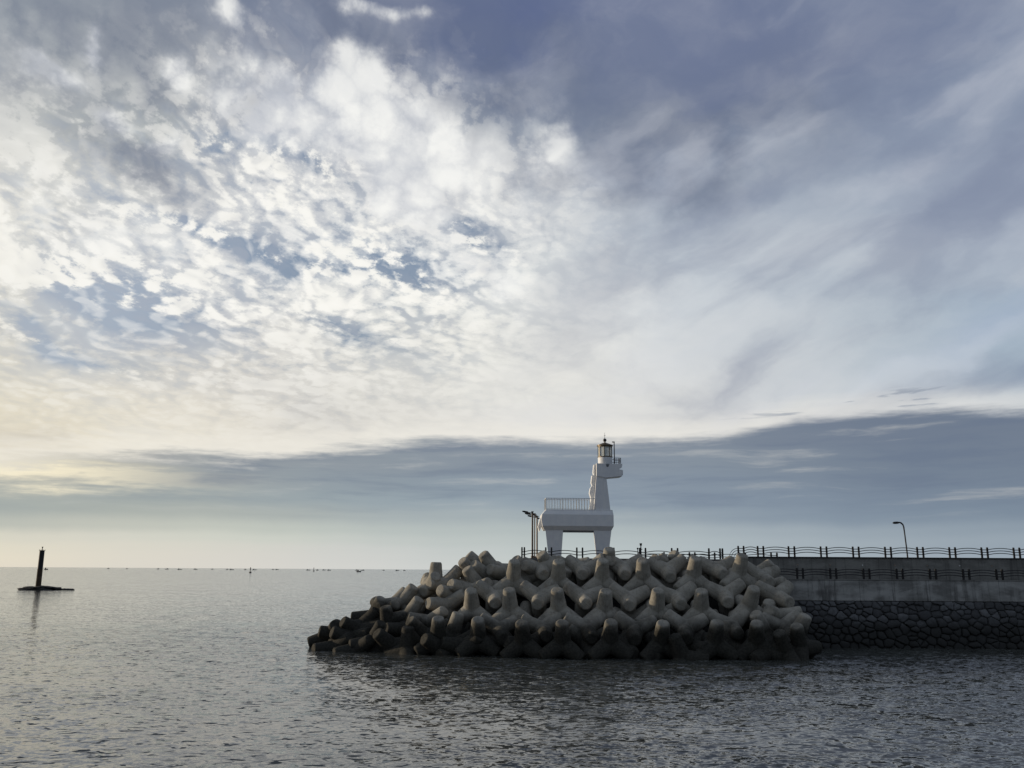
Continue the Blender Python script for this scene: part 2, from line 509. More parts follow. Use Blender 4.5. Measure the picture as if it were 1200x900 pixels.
def mat_tetrapod():
    m, g, b = new_mat('tetrapod_concrete')
    p = geo_pos(g)
    x, y, z = g.sep(p)
    oi = g.n('ShaderNodeObjectInfo')
    rnd = S(g, oi.outputs['Random'])
    tc = g.n('ShaderNodeTexCoord')
    loc = g.vm('ADD', S(g, tc.outputs['Object']), g.xyz(rnd * 37.0, rnd * 91.0, rnd * 13.0))
    n1 = g.noise(loc, 0.9, 6, 0.62, 0.3)
    n2 = g.noise(loc, 5.0, 5, 0.65)
    n3 = g.noise(g.xyz(x * 3.0, y * 3.0, z * 0.45), 1.0, 4, 0.6)        # rain streaks
    col = g.mix(g.sm(n1, 0.30, 0.70), (0.218, 0.204, 0.172), (0.385, 0.362, 0.308))
    col = g.mix(g.sm(rnd, 0.0, 1.0, 0.0, 0.55), col, g.mix(0.5, col, (0.35, 0.325, 0.27)))
    col = g.mix(g.sm(n2, 0.52, 0.72) * 0.45, col, (0.10, 0.096, 0.085))
    col = g.mix(g.sm(n3, 0.55, 0.75) * 0.40, col, (0.11, 0.105, 0.094))
    col = g.mix(g.sm(n2, 0.46, 0.30) * 0.40, col, (0.36, 0.345, 0.31))
    pit = g.noise(loc, 13.0, 4, 0.7)
    col = g.mix(g.sm(pit, 0.58, 0.72) * 0.38, col, (0.07, 0.068, 0.06))
    rust = g.noise(g.xyz(x * 1.1, y * 1.1, z * 0.3), 1.3, 4, 0.6)
    col = g.mix(g.sm(rust, 0.60, 0.76) * 0.45, col, (0.15, 0.105, 0.065))
    ox, oy, oz = g.sep(S(g, tc.outputs['Object']))
    seam = g.sm(g.m('ABSOLUTE', ox), 0.030, 0.012)
    col = g.mix(seam * 0.35, col, (0.08, 0.076, 0.068))
    # weed and wet film up to the high-water line, pale crust on the line itself
    wob = g.noise(g.xyz(x, y, z), 0.55, 5, 0.6) - 0.5
    h = z + wob * 2.4 + (n2 - 0.5) * 0.5
    weed = g.sm(h - g.sm(x, -7.0, -16.0) * 2.0, 4.3, 2.3)
    crust = g.sm(h, 3.0, 3.3) * g.sm(h, 4.2, 3.5) * g.sm(n1, 0.40, 0.60)
    col = g.mix(crust * 0.30, col, (0.34, 0.33, 0.30))
    dark = g.mix(g.sm(n2, 0.35, 0.65), (0.014, 0.014, 0.012), (0.040, 0.038, 0.031))
    col = g.mix(weed * 0.95, col, dark)
    g.put(b.inputs['Base Color'], col)
    g.put(b.inputs['Roughness'], g.mix(weed, (0.95,) * 3, (0.8,) * 3))
    b.inputs['Specular IOR Level'].default_value = 0.12
    bump(g, b, n2 * 0.6 + g.noise(loc, 22.0, 3, 0.6) * 0.4 + n1, 0.55, 0.05)
    return m


def mat_wall(name, base, light, dark, mud=True):
    """old sea-wall concrete: shutter joints, vertical run-off stains, pale patches"""
    m, g, b = new_mat(name)
    p = geo_pos(g)
    x, y, z = g.sep(p)
    n1 = g.noise(g.xyz(x * 0.35, y * 0.35, z * 0.9), 1.0, 6, 0.62, 0.3)
    run = g.noise(g.xyz(x * 1.5, y * 1.5, z * 0.14), 1.0, 5, 0.65)
    fine = g.noise(p, 7.0, 5, 0.65)
    col = g.mix(g.sm(n1, 0.34, 0.66), base, light)
    col = g.mix(g.sm(run, 0.50, 0.68) * 0.75, col, dark)
    col = g.mix(g.sm(run, 0.46, 0.32) * 0.45, col, light)
    col = g.mix(g.sm(fine, 0.5, 0.75) * 0.35, col, dark)
    fx = g.m('ABSOLUTE', g.m('FRACT', x / 4.1) - 0.5)
    col = g.mix(g.sm(fx, 0.488, 0.497) * 0.6, col, dark)
    g.put(b.inputs['Base Color'], col)
    b.inputs['Roughness'].default_value = 0.9
    bump(g, b, fine + n1, 0.4, 0.03)
    return m


def mat_stone():
    m, g, b = new_mat('basalt_masonry')
    p = geo_pos(g)
    x, y, z = g.sep(p)
    at_ = g.n('ShaderNodeAttribute'); at_.attribute_name = 'tone'
    t = S(g, at_.outputs['Fac'])
    n = g.noise(p, 2.6, 6, 0.65)
    col = g.mix(t, (0.055, 0.055, 0.056), (0.14, 0.141, 0.143))
    col = g.mix(g.sm(n, 0.42, 0.72) * 0.6, col, (0.03, 0.03, 0.03))
    wob = g.noise(p, 0.7, 4, 0.6) - 0.5
    weed = g.sm(z + wob * 2.2, 3.9, 1.8)
    col = g.mix(weed * 0.9, col, (0.014, 0.014, 0.012))
    g.put(b.inputs['Base Color'], col)
    b.inputs['Roughness'].default_value = 0.85
    bump(g, b, n, 0.6, 0.06)
    return m


def mat_paint():
    m, g, b = new_mat('white_tower_paint')
    p = geo_pos(g)
    x, y, z = g.sep(p)
    n = g.noise(p, 1.4, 5, 0.6)
    run = g.noise(g.xyz(x * 2.2, y * 2.2, z * 0.18), 1.0, 5, 0.65)
    col = g.mix(g.sm(n, 0.3, 0.7), (0.76, 0.77, 0.78), (0.84, 0.84, 0.83))
    col = g.mix(g.sm(run, 0.54, 0.75) * 0.28, col, (0.46, 0.45, 0.42))
    g.put(b.inputs['Base Color'], col)
    b.inputs['Roughness'].default_value = 0.55
    bump(g, b, n, 0.1, 0.02)
    return m


def mat_glass():
    m, g, b = new_mat('lantern_glass')
    b.inputs['Base Color'].default_value = (0.9, 0.97, 0.95, 1)
    b.inputs['Base Color'].default_value = (0.84, 0.88, 0.84, 1)
    b.inputs['Roughness'].default_value = 0.12
    b.inputs['IOR'].default_value = 1.45
    b.inputs['Transmission Weight'].default_value = 0.12
    b.inputs['Alpha'].default_value = 0.80
    return m


M['tetrapod'] = mat_tetrapod()
M['parapet'] = mat_wall('parapet_concrete', (0.16, 0.155, 0.14), (0.25, 0.243, 0.22), (0.08, 0.078, 0.072))
M['terrace'] = mat_wall('sea_wall_concrete', (0.20, 0.195, 0.18), (0.44, 0.43, 0.40), (0.085, 0.082, 0.076))
M['coping'] = simple('coping_concrete', (0.03, 0.03, 0.03), 0.85)
M['stone'] = mat_stone()
M['paint'] = mat_paint()
M['paint_dark'] = simple('grey_trim_paint', (0.16, 0.17, 0.18), 0.6)
M['bronze'] = simple('bronze_lantern_frame', (0.14, 0.105, 0.06), 0.45, 0.35)
M['glass'] = mat_glass()
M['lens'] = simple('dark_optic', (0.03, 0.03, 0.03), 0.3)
M['rail_white'] = simple('white_rail_paint', (0.62, 0.62, 0.60), 0.5)
M['iron'] = simple('black_fence_iron', (0.016, 0.016, 0.017), 0.55, 0.2)
M['fence_wood'] = simple('dark_fence_post', (0.013, 0.012, 0.012), 0.7)
M['pole_beige'] = simple('beige_pole_paint', (0.28, 0.22, 0.17), 0.5)
M['pole_brown'] = simple('brown_pole_paint', (0.075, 0.05, 0.04), 0.5)
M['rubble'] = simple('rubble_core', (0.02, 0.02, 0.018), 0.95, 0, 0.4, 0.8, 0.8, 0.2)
M['reef'] = simple('dark_reef_rock', (0.016, 0.015, 0.014), 0.8, 0, 0.4, 0.4, 0.8, 0.3)
M['beacon_black'] = simple('black_beacon_paint', (0.012, 0.012, 0.012), 0.6)
M['beacon_brown'] = simple('rusty_beacon_base', (0.060, 0.038, 0.020), 0.8, 0, 0.4, 0.8)
M['boat_dark'] = simple('dark_hull_paint', (0.05, 0.052, 0.055), 0.6)
M['boat_grey'] = simple('grey_hull_paint', (0.20, 0.21, 0.22), 0.6)
M['deck'] = simple('pier_deck_concrete', (0.16, 0.155, 0.145), 0.9)


# ------------------------------------------------------------------ mesh builder
class MB:
    """collects shapes into one mesh"""
    def __init__(s): s.bm = bmesh.new()
    def _x(s, vs, mtx):
        bmesh.ops.transform(s.bm, matrix=mtx, verts=vs)
    def box(s, c, size, rot=None):
        r = bmesh.ops.create_cube(s.bm, size=1.0)
        mtx = Matrix.Translation(c) @ (rot.to_4x4() if rot else Matrix()) @ Matrix.Diagonal((*size, 1))
        s._x(r['verts'], mtx)
        return r['verts']
    def cyl(s, a, b, r0, r1=None, n=12):
        a, b = Vector(a), Vector(b)
        r1 = r0 if r1 is None else r1
        d = b - a
        r = bmesh.ops.create_cone(s.bm, cap_ends=True, segments=n, radius1=r0, radius2=r1, depth=d.length)
        q = d.to_track_quat('Z', 'Y').to_matrix().to_4x4()
        s._x(r['verts'], Matrix.Translation((a + b) / 2) @ q)
        return r['verts']
    def ball(s, c, r, sub=2):
        v = bmesh.ops.create_icosphere(s.bm, subdivisions=sub, radius=r)['verts']
        s._x(v, Matrix.Translation(c)); return v
    def prism(s, pts, y0, y1):
        """polygon in x-z, extruded along y; pts counter-clockwise seen from -y"""
        f = [s.bm.verts.new((x, y0, z)) for x, z in pts]
        b = [s.bm.verts.new((x, y1, z)) for x, z in pts]
        n = len(pts)
        s.bm.faces.new(f); s.bm.faces.new(b[::-1])
        for i in range(n): s.bm.faces.new((f[i], b[i], b[(i + 1) % n], f[(i + 1) % n]))
    def loft(s, loops):
        """stack of closed loops of equal length"""
        L = [[s.bm.verts.new(p) for p in lp] for lp in loops]
        n = len(L[0])
        for a, b in zip(L, L[1:]):
            for i in range(n): s.bm.faces.new((a[i], a[(i + 1) % n], b[(i + 1) % n], b[i]))
        s.bm.faces.new(L[0][::-1]); s.bm.faces.new(L[-1])
    def tube(s, pts, r, n=6):
        pts = [Vector(p) for p in pts]
        rings = []
        for i, p in enumerate(pts):
            t = (pts[min(i + 1, len(pts) - 1)] - pts[max(i - 1, 0)]).normalized()
            u = t.orthogonal().normalized() if abs(t.z) > 0.9 else t.cross(Vector((0, 0, 1))).normalized()
            w = t.cross(u)
            rr = r[i] if isinstance(r, (list, tuple)) else r
            rings.append([p + (u * math.cos(k * 6.2832 / n) + w * math.sin(k * 6.2832 / n)) * rr for k in range(n)])
        s.loft(rings)
    def build(s, name, mat, parent=None, bevel=0.0, smooth=False, seg=2):
        if bevel:
            bmesh.ops.bevel(s.bm, geom=[e for e in s.bm.edges if e.calc_face_angle(0) > 0.5] if True else s.bm.edges[:], offset=bevel, segments=seg, profile=0.5, affect='EDGES', clamp_overlap=True)
        bmesh.ops.recalc_face_normals(s.bm, faces=s.bm.faces)
        me = bpy.data.meshes.new(name)
        s.bm.to_mesh(me); s.bm.free()
        if smooth:
            me.polygons.foreach_set('use_smooth', [True] * len(me.polygons))
            me.set_sharp_from_angle(angle=R(38))
        me.materials.append(mat)
        o = bpy.data.objects.new(name, me)
        COL.objects.link(o)
        if parent: o.parent = parent
        return o


def empty(name, loc, rz=0.0):
    o = bpy.data.objects.new(name, None)
    COL.objects.link(o)
    o.location = loc; o.rotation_euler = (0, 0, rz)
    o.empty_display_size = 0.5
    return o


def copy_tree(o, parent=None):
    c = o.copy(); COL.objects.link(c); c.parent = parent
    for ch in list(o.children): copy_tree(ch, c)
    return c


# ------------------------------------------------------------------ the pier
Z_DECK, Z_CAP, Z_TERR, Z_FOOT = 9.95, 10.16, 7.55, 5.2
X_PIER0, X_PIER1 = 28.0, 105.0
Y_PAR, Y_TERR, Y_SEA = 109.0, 105.0, 103.4

b = MB()
b.box(((X_PIER0 + X_PIER1) / 2, Y_PAR + 0.3, (Z_CAP + 0.4) / 2), (X_PIER1 - X_PIER0, 0.6, Z_CAP - 0.4))
w = b.build('parapet_wall', M['parapet'], None, 0.03)
tag(w, 'stained dark grey concrete parapet wall behind the lower walkway, under the upper fence', 'wall')
b = MB(); b.box(((X_PIER0 + X_PIER1) / 2, Y_PAR + 0.28, Z_CAP + 0.07), (X_PIER1 - X_PIER0, 0.86, 0.14))
b.build('coping', M['coping'], w, 0.02)
sp = None
for k in range(20):          # weep pipes with a pale crust below each
    xx = 31.2 + k * 3.97
    b = MB(); b.cyl((xx, Y_PAR + 0.05, 9.35), (xx, Y_PAR - 0.07, 9.33), 0.085, 0.085, 10)
    b.build('weep_pipe', M['rail_white'] if k % 3 == 0 else M['pole_beige'], w)

b = MB(); b.box(((X_PIER0 + X_PIER1) / 2, (Y_TERR + Y_PAR) / 2, (Z_TERR + Z_FOOT) / 2), (X_PIER1 - X_PIER0, Y_PAR - Y_TERR - 0.004, Z_TERR - Z_FOOT))
w = b.build('sea_wall', M['terrace'], None, 0.05)
tag(w, 'pale streaked concrete sea wall carrying the lower walkway above the dark stones', 'wall')
b = MB(); b.box(((X_PIER0 + X_PIER1) / 2, Y_TERR + 0.25, Z_TERR + 0.062), (X_PIER1 - X_PIER0, 0.62, 0.12))
b.build('edge_kerb', M['parapet'], w, 0.02)

# rubble masonry below: irregular basalt stones fitted edge to edge
def build_revetment():
    rng = random.Random(3)
    bm = bmesh.new()
    lay = bm.verts.layers.float.new('tone')
    x0, x1, z0, z1 = X_PIER0, 78.0, -0.6, Z_FOOT - 0.02
    AX = 1.30
    pts, tries = [], 0
    while tries < 14000:
        tries += 1
        x, z = rng.uniform(x0, x1), rng.uniform(z0, z1)
        r = rng.uniform(0.70, 1.15) if tries < 1000 else rng.uniform(0.36, 0.66)
        if all(((x - a) / AX) ** 2 + (z - c) ** 2 > ((r + q) * 0.5) ** 2 for a, c, q in pts if abs(x - a) < 2.0):
            pts.append((x, z, r))

    def face_y(x, z): return Y_SEA + (Y_TERR - Y_SEA) * max(z, -0.6) / Z_FOOT + 0.05
    for i, (x, z, r) in enumerate(pts):
        poly = [(max(x0, x - 1.5), max(z0, z - 1.3)), (min(x1, x + 1.5), max(z0, z - 1.3)), (min(x1, x + 1.5), min(z1, z + 1.3)), (max(x0, x - 1.5), min(z1, z + 1.3))]
        for k, (a, c, q) in enumerate(pts):
            if k == i or abs(a - x) > 3.2 or abs(c - z) > 2.6: continue
            nx, nz = (a - x) / AX ** 2, (c - z)
            d = nx * (a + x) / 2 + nz * (c + z) / 2
            out = []
            for u, v in zip(poly, poly[1:] + poly[:1]):
                du, dv = nx * u[0] + nz * u[1] - d, nx * v[0] + nz * v[1] - d
                if du <= 0: out.append(u)
                if (du < 0) != (dv < 0):
                    t = du / (du - dv); out.append((u[0] + (v[0] - u[0]) * t, u[1] + (v[1] - u[1]) * t))
            poly = out
            if len(poly) < 3: break
        if len(poly) < 3: continue
        cx = sum(u[0] for u in poly) / len(poly); cz = sum(u[1] for u in poly) / len(poly)
        # finer outline, rounded corners and a little wander
        fine = []
        n = len(poly)
        for k in range(n):
            u, v = poly[k], poly[(k + 1) % n]
            for t in (0.18, 0.5, 0.82):
                fine.append((u[0] + (v[0] - u[0]) * t, u[1] + (v[1] - u[1]) * t))
        gap, dep, tone = rng.uniform(0.004, 0.035), rng.uniform(-0.12, 0.12), rng.random() ** 1.5
        tx_, tz_ = rng.uniform(-0.10, 0.10), rng.uniform(-0.12, 0.12)
        rings = []
        for sh, out_ in ((0.0, 0.14), (0.01, 0.0), (0.05, -0.09), (0.14, -0.15)):
            ring = []
            for a, c in fine:
                L = max(math.hypot(a - cx, c - cz), 0.05)
                k = 1 - (gap + sh) / L + 0.05 * mnoise.noise(Vector((a * 2.5, c * 2.5, i * 0.1)))
                px_, pz_ = cx + (a - cx) * k, cz + (c - cz) * k
                y = face_y(px_, pz_) + out_ - (dep if out_ <= 0 else 0) + (px_ - cx) * tx_ + (pz_ - cz) * tz_ + 0.05 * mnoise.noise(Vector((px_ * 1.8, pz_ * 1.8, 4.0)))
                w = bm.verts.new((px_, y, pz_)); w[lay] = tone
                ring.append(w)
            rings.append(ring)
        m_ = len(fine)
        for A, B in zip(rings, rings[1:]):
            for k in range(m_): bm.faces.new((A[k], A[(k + 1) % m_], B[(k + 1) % m_], B[k]))
        cv = bm.verts.new((cx, face_y(cx, cz) - 0.17 - dep + rng.uniform(-0.03, 0.03), cz)); cv[lay] = tone
        for k in range(m_): bm.faces.new((rings[-1][k], rings[-1][(k + 1) % m_], cv))
    n_stone = len(bm.faces)
    bmesh.ops.recalc_face_normals(bm, faces=bm.faces)
    me = bpy.data.meshes.new('stone_revetment')
    y0, y1 = Y_SEA + 0.15, Y_TERR + 0.15
    vs = [bm.verts.new(p) for p in ((X_PIER0, y0 - 0.25, -1), (X_PIER1, y0 - 0.25, -1), (X_PIER1, y1, Z_FOOT - 0.01), (X_PIER0, y1, Z_FOOT - 0.01),
                                    (X_PIER0, Y_PAR, -1), (X_PIER1, Y_PAR, -1), (X_PIER1, Y_PAR, Z_FOOT - 0.01), (X_PIER0, Y_PAR, Z_FOOT - 0.01))]
    for f in ((0, 1, 2, 3), (3, 2, 6, 7), (0, 3, 7, 4), (1, 5, 6, 2), (4, 7, 6, 5)): bm.faces.new([vs[i] for i in f])
    bm.to_mesh(me); bm.free()
    me.polygons.foreach_set('use_smooth', [True] * n_stone + [False] * (len(me.polygons) - n_stone))
    me.set_sharp_from_angle(angle=R(42))
    me.materials.append(M['stone'])
    o = bpy.data.objects.new('stone_revetment', me); COL.objects.link(o)
    tag(o, 'dark rough basalt masonry slope between the sea wall and the water', 'stone wall')


build_revetment()

b = MB()
b.box(((X_PIER0 - 6 + X_PIER1) / 2, Y_PAR + 8.5, (Z_DECK - 2) / 2), (X_PIER1 - X_PIER0 + 6, 15.7, Z_DECK + 2 - 0.01))
b.cyl((X_PIER0 - 9, 115.2, -2), (X_PIER0 - 9, 115.2, Z_DECK - 0.014), 8.2, 8.2, 40)
b.box((10.5, 115.2, (Z_DECK - 2) / 2), (19, 12.2, Z_DECK + 2 - 0.004))
o = b.build('pier_deck', M['deck'], None)
tag(o, 'concrete pier deck and round pier head under the horse lighthouse', 'pier', kind='structure')


# ------------------------------------------------------------------ fences
def rail_module(x0, x1, y, z0, hts, arch, r=0.050):
    m = MB()
    for h in hts:
        pts = []
        for i in range(11):
            t = i / 10
            pts.append((x0 + (x1 - x0) * t, y, z0 + h + arch * 4 * t * (1 - t)))
        m.tube(pts, r, 6)
    return m


def post(x, y, z0, h, wd, parent):
    m = MB()
    m.box((x, y, z0 + h / 2), (wd, wd, h))
    m.box((x, y, z0 + h * 0.90), (wd * 0.72, wd * 0.72, h * 0.26))
    m.box((x, y, z0 + h * 0.78), (wd * 1.22, wd * 1.22, 0.05))
    return m.build('post', M['fence_wood'], parent, 0.012, seg=1)


def fence(name, label, posts, y, z0, h, hts, arch, wd=0.19, extra=None, group=None):
    root = empty(name, ((posts[0] + posts[-1]) / 2, y, z0))
    tag(root, label, 'fence', group)
    off = -Vector(root.location)
    kids = []
    for x in posts: kids.append(post(x, y, z0, h, wd, root))
    for a, c in zip(posts, posts[1:]):
        if c - a > 1.2: kids.append(rail_module(a + wd * 0.45, c - wd * 0.45, y, z0, hts, arch).build('rail_panel', M['iron'], root, smooth=True))
        else: kids.append(rail_module(a + wd * 0.4, c - wd * 0.4, y, z0, [t - 0.02 for t in hts], 0.0, 0.055).build('link_bars', M['iron'], root, smooth=True))
    if extra: kids += extra(root)
    for k in kids:
        k.data.transform(Matrix.Translation(off))
    return root


HTS = (0.40, 0.70, 1.00)
# upper fence along the parapet
xs = [28.05, 28.72, 30.45, 31.15]
x = 34.26
while x < 100:
    xs += [x, x + 0.72]; x += 3.97


def curl(root):
    m = MB()
    for k, rr in enumerate((1.12, 0.85, 0.55)):
        pts = [(28.0 - rr * math.sin(t) * 0.95, Y_PAR + 0.3, Z_CAP + 0.12 + rr * math.cos(t) - 0.12) for t in np.linspace(0, 1.35, 9)]
        m.tube(pts, 0.038, 6)
    return [m.build('end_curl', M['iron'], root, smooth=True)]


fence('upper_fence', 'black arched-rail fence on top of the dark parapet wall, ending in a curl', xs, Y_PAR + 0.3, Z_CAP + 0.13, 1.26, HTS, 0.17, extra=curl)
xs = []
x = 29.9
while x < 100:
    xs += [x, x + 0.70]; x += 3.93
fence('lower_fence', 'dark arched-rail fence along the lower walkway in front of the parapet', xs, Y_TERR + 0.25, Z_TERR + 0.11, 1.24, HTS, 0.15, wd=0.2)
xs = [1.35, 1.65, 4.28, 4.98, 8.1, 8.8, 11.95, 12.66, 15.75, 16.5, 19.75, 20.5, 24.3, 25.6, 25.9]
xs = [1.35, 1.65, 4.28, 4.98, 8.1, 8.8, 11.95, 12.66, 15.85, 16.55, 19.78, 20.5, 24.35, 25.72, 26.02]
fence('head_fence', 'black fence with curved rails standing along the pier head behind the concrete blocks', xs, Y_PAR, Z_DECK, 1.28, (0.42, 0.78), 0.16)
xs = [17.5, 20.9, 21.75, 24.35, 25.1, 27.0, 27.8, 31.2, 32.0, 35.5, 36.3]
fence('far_fence', 'small dark fence on the far edge of the pier beyond the lighthouse', xs, 121.0, Z_DECK, 1.05, (0.35, 0.70), 0.12, wd=0.2)


# ------------------------------------------------------------------ the horse-shaped lighthouse
LY = 110.6                     # near face
LD = 3.0                       # depth of the body


def build_lighthouse():
    root = empty('horse_lighthouse', (14.0, LY + LD / 2, Z_DECK), R(3.0))
    tag(root, 'white horse-shaped lighthouse with a glass lantern on its head, standing on the pier head', 'lighthouse')
    o0 = root.location

    def q(px, py, y=LY):
        v = at(px, py, y)
        return v.x - o0.x, v.z - o0.z
    kids = []
    hw = LD / 2

    # body: long block, every edge chamfered
    xl, zt = q(633.6, 602.8); xr, _ = q(718.2, 602.8)
    z1 = q(680, 616.5)[1]; z0 = q(680, 621.6)[1]; z3 = q(680, 598.2)[1]; z2 = zt
    xlt = q(638.6, 598.4)[0]; xlb = q(637.2, 621)[0]
    def lp(x0, x1, ins, z): return [(x0, -hw + ins, z), (x1, -hw + ins, z), (x1, hw - ins, z), (x0, hw - ins, z)]
    b = MB()
    b.loft([lp(xlb, xr - 0.25, 0.42, z0), lp(xl + 0.12, xr, 0.0, z1), lp(xl, xr, 0.0, z1 + (z2 - z1) * 0.55), lp(xl + 0.1, xr, 0.0, z2), lp(xlt, xr - 0.05, 0.32, z3)])
    body = b.build('body', M['paint'], root, 0.025)
    b = MB(); b.box(((xl + xr) / 2 + 0.2, 0, z0 - 0.09), (xr - xl - 1.6, LD - 1.3, 0.19))
    b.build('belly_beam', M['paint_dark'], body, 0.02)
    b = MB(); b.box(((xlt + xr) / 2, 0, z3 + 0.05), (xr - xlt - 0.1, LD - 0.66, 0.105))
    b.build('deck_slab', M['paint'], body, 0.02)
    # tail, hanging off the rump
    tl = [q(638.2, 599.4), q(632.6, 608.0), q(630.2, 617.0), q(631.9, 622.8), q(634.6, 616.0), q(635.2, 608.0)]
    b = MB(); b.prism(tl[::-1], -0.55, 0.55)
    b.build('tail', M['paint'], root, 0.04)
    # legs
    for (a0, a1, c0, c1, ys) in ((638.6, 659.3, 641.6, 657.6, 0), (695.4, 716.3, 698.4, 713.3, 0)):
        xa, xb = q(a0, 621)[0], q(a1, 621)[0]
        xc, xd = q(c0, 648)[0], q(c1, 648)[0]
        zb = 0.0
        zz = q(650, 648)[1]
        k = (z0 - zb) / (z0 - zz)
        xc, xd = xa + (xc - xa) * k, xb + (xd - xb) * k
        b = MB()
        h0 = hw - 0.42
        b.loft([[(xc, -h0 + 0.15, zb), (xd, -h0 + 0.15, zb), (xd - 0.24, h0 - 0.15, zb), (xc + 0.24, h0 - 0.15, zb)],
                [(xa, -h0, z0 - 0.003), (xb, -h0, z0 - 0.003), (xb - 0.24, h0, z0 - 0.003), (xa + 0.24, h0, z0 - 0.003)]])
        b.build('leg', M['paint'], root, 0.04)
    # neck
    zn = z3 + 0.10
    nb0, nb1 = q(695.8, 597.6)[0], q(715.2, 597.6)[0]
    nt0, nt1 = q(698.8, 557.5)[0], q(710.5, 557.5)[0]
    znt = q(705, 556.5)[1]
    b = MB()
    b.loft([[(nb0, -1.05, zn), (nb1, -1.05, zn), (nb1, 1.05, zn), (nb0, 1.05, zn)],
            [(nt0, -0.86, znt), (nt1, -0.86, znt), (nt1, 0.86, znt), (nt0, 0.86, znt)]])
    neck = b.build('neck', M['paint'], root, 0.04)
    # mane: stair-shaped fins down the back of the neck
    mp = [q(698.8, 543.0), q(696.6, 543.4), q(695.8, 552.5), q(696.6, 555.8), q(694.4, 556.2), q(693.4, 565.0), q(694.6, 568.0), q(692.4, 571.5), q(691.4, 577.0), q(693.2, 583.2), q(691.4, 597.2), q(696.0, 597.2)]
    mp = [(x + 0.0, max(z, zn)) for x, z in mp]
    b = MB(); b.prism(mp[::-1], -0.42, 0.42)
    b.build('mane', M['paint'], root, 0.012)
    # head with an open mouth
    hp = [q(698.9, 557.2), q(710.4, 559.4), q(728.9, 557.4), q(730.3, 555.8), q(730.0, 550.4), q(725.4, 549.4), q(728.9, 547.2), q(729.4, 543.0), q(698.9, 542.6)]
    b = MB(); b.prism(hp, -1.02, 1.02)
    head = b.build('head', M['paint'], root, 0.015)
    x0_, z0_ = q(711.8, 545.2)
    for sy in (-1, 1):
        b = MB()
        b.cyl((x0_, sy * 1.00, z0_), (x0_, sy * 1.045, z0_), 0.17, 0.17, 14)
        b.box((x0_ + 0.03, sy * 1.04, z0_ + 0.16), (0.42, 0.07, 0.07))
        b.build('eye', M['paint_dark'], head, smooth=True)
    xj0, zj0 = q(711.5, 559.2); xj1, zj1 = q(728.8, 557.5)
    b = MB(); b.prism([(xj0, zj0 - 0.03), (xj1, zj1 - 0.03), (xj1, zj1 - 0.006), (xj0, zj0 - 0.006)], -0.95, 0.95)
    b.build('jaw_shade', M['lens'], head)  # thin dark sheet standing in for the shade under the jaw
    # lantern room
    zd = q(710, 542.4)[1]
    cx = q(710.3, 530)[0]
    r = (q(718.9, 538)[0] - q(701.9, 538)[0]) / 2
    zg0, zg1, ze, zr = q(710, 534.6)[1], q(710, 521.2)[1], q(710, 520.0)[1], q(710, 517.6)[1]
    b = MB(); b.cyl((cx, 0, zd), (cx, 0, zg0), r, r, 24)
    b.build('lantern_base', M['paint'], root, 0.03, True)
    b = MB(); b.cyl((cx, 0, zg0 + 0.004), (cx, 0, zg0 + 0.10), r * 1.05, r * 1.05, 24)
    b.cyl((cx, 0, zg1 - 0.10), (cx, 0, zg1), r * 1.02, r * 1.02, 24)
    for k in range(8):
        a = R(22.5 + 45 * k + 8)
        b.box((cx + math.cos(a) * r * 0.97, math.sin(a) * r * 0.97, (zg0 + zg1) / 2), (0.07, 0.07, zg1 - zg0 - 0.02), Matrix.Rotation(a, 3, 'Z'))
    fr = b.build('lantern_frame', M['bronze'], root)
    b = MB()
    rg = r * 0.93
    vs = []
    for k in range(8):
        a, c = R(22.5 + 45 * k + 8), R(22.5 + 45 * (k + 1) + 8)
        p = [(cx + math.cos(a) * rg, math.sin(a) * rg), (cx + math.cos(c) * rg, math.sin(c) * rg)]
        f = [b.bm.verts.new((p[0][0], p[0][1], zg0 + 0.11)), b.bm.verts.new((p[1][0], p[1][1], zg0 + 0.11)), b.bm.verts.new((p[1][0], p[1][1], zg1 - 0.11)), b.bm.verts.new((p[0][0], p[0][1], zg1 - 0.11))]
        b.bm.faces.new(f)
    b.build('lantern_glass', M['glass'], fr)
    b = MB()
    b.cyl((cx, 0, zg0 + 0.1), (cx, 0, zg0 + 0.5), 0.16, 0.2, 14)
    b.cyl((cx, 0, zg0 + 0.5), (cx, 0, zg0 + 0.98), 0.26, 0.26, 16)
    b.cyl((cx, 0, zg0 + 0.98), (cx, 0, zg0 + 1.12), 0.26, 0.08, 16)
    b.build('lamp_lens', M['lens'], root, 0, True)
    b = MB(); b.cyl((cx, 0, ze - 0.12), (cx, 0, ze), r * 1.13, r * 1.13, 28); b.cyl((cx, 0, ze), (cx, 0, zr + 0.06), r * 1.10, 0.22, 28)
    rf = b.build('lantern_roof', M['bronze'], root, 0, True)
    zb, zt2 = q(710, 514.0)[1], q(710, 505.0)[1]
    b = MB(); b.cyl((cx, 0, zr), (cx, 0, zb), 0.10, 0.10, 10); b.ball((cx, 0, zb), 0.24)
    b.build('roof_ball', M['lens'], rf, 0, True)
    b = MB(); b.cyl((cx, 0, zb + 0.2), (cx, 0, zt2), 0.035, 0.015, 6); b.box((cx, 0, zb + 0.62), (0.22, 0.03, 0.03))
    b.build('lightning_rod', M['paint_dark'], rf)
    # pole beside the lantern
    xp = q(720.6, 530)[0]; zp = q(720, 517.0)[1]
    b = MB(); b.cyl((xp, -0.55, zd), (xp, -0.55, zp), 0.07, 0.06, 8); b.box((xp - 0.1, -0.55, zp + 0.02), (0.34, 0.14, 0.12))
    b.build('mast', M['lens'], root, 0, True)
    # gallery rail on the muzzle
    xg0, xg1 = q(719.6, 540)[0], q(727.8, 540)[0]
    zt3 = q(723, 536.0)[1]
    b = MB()
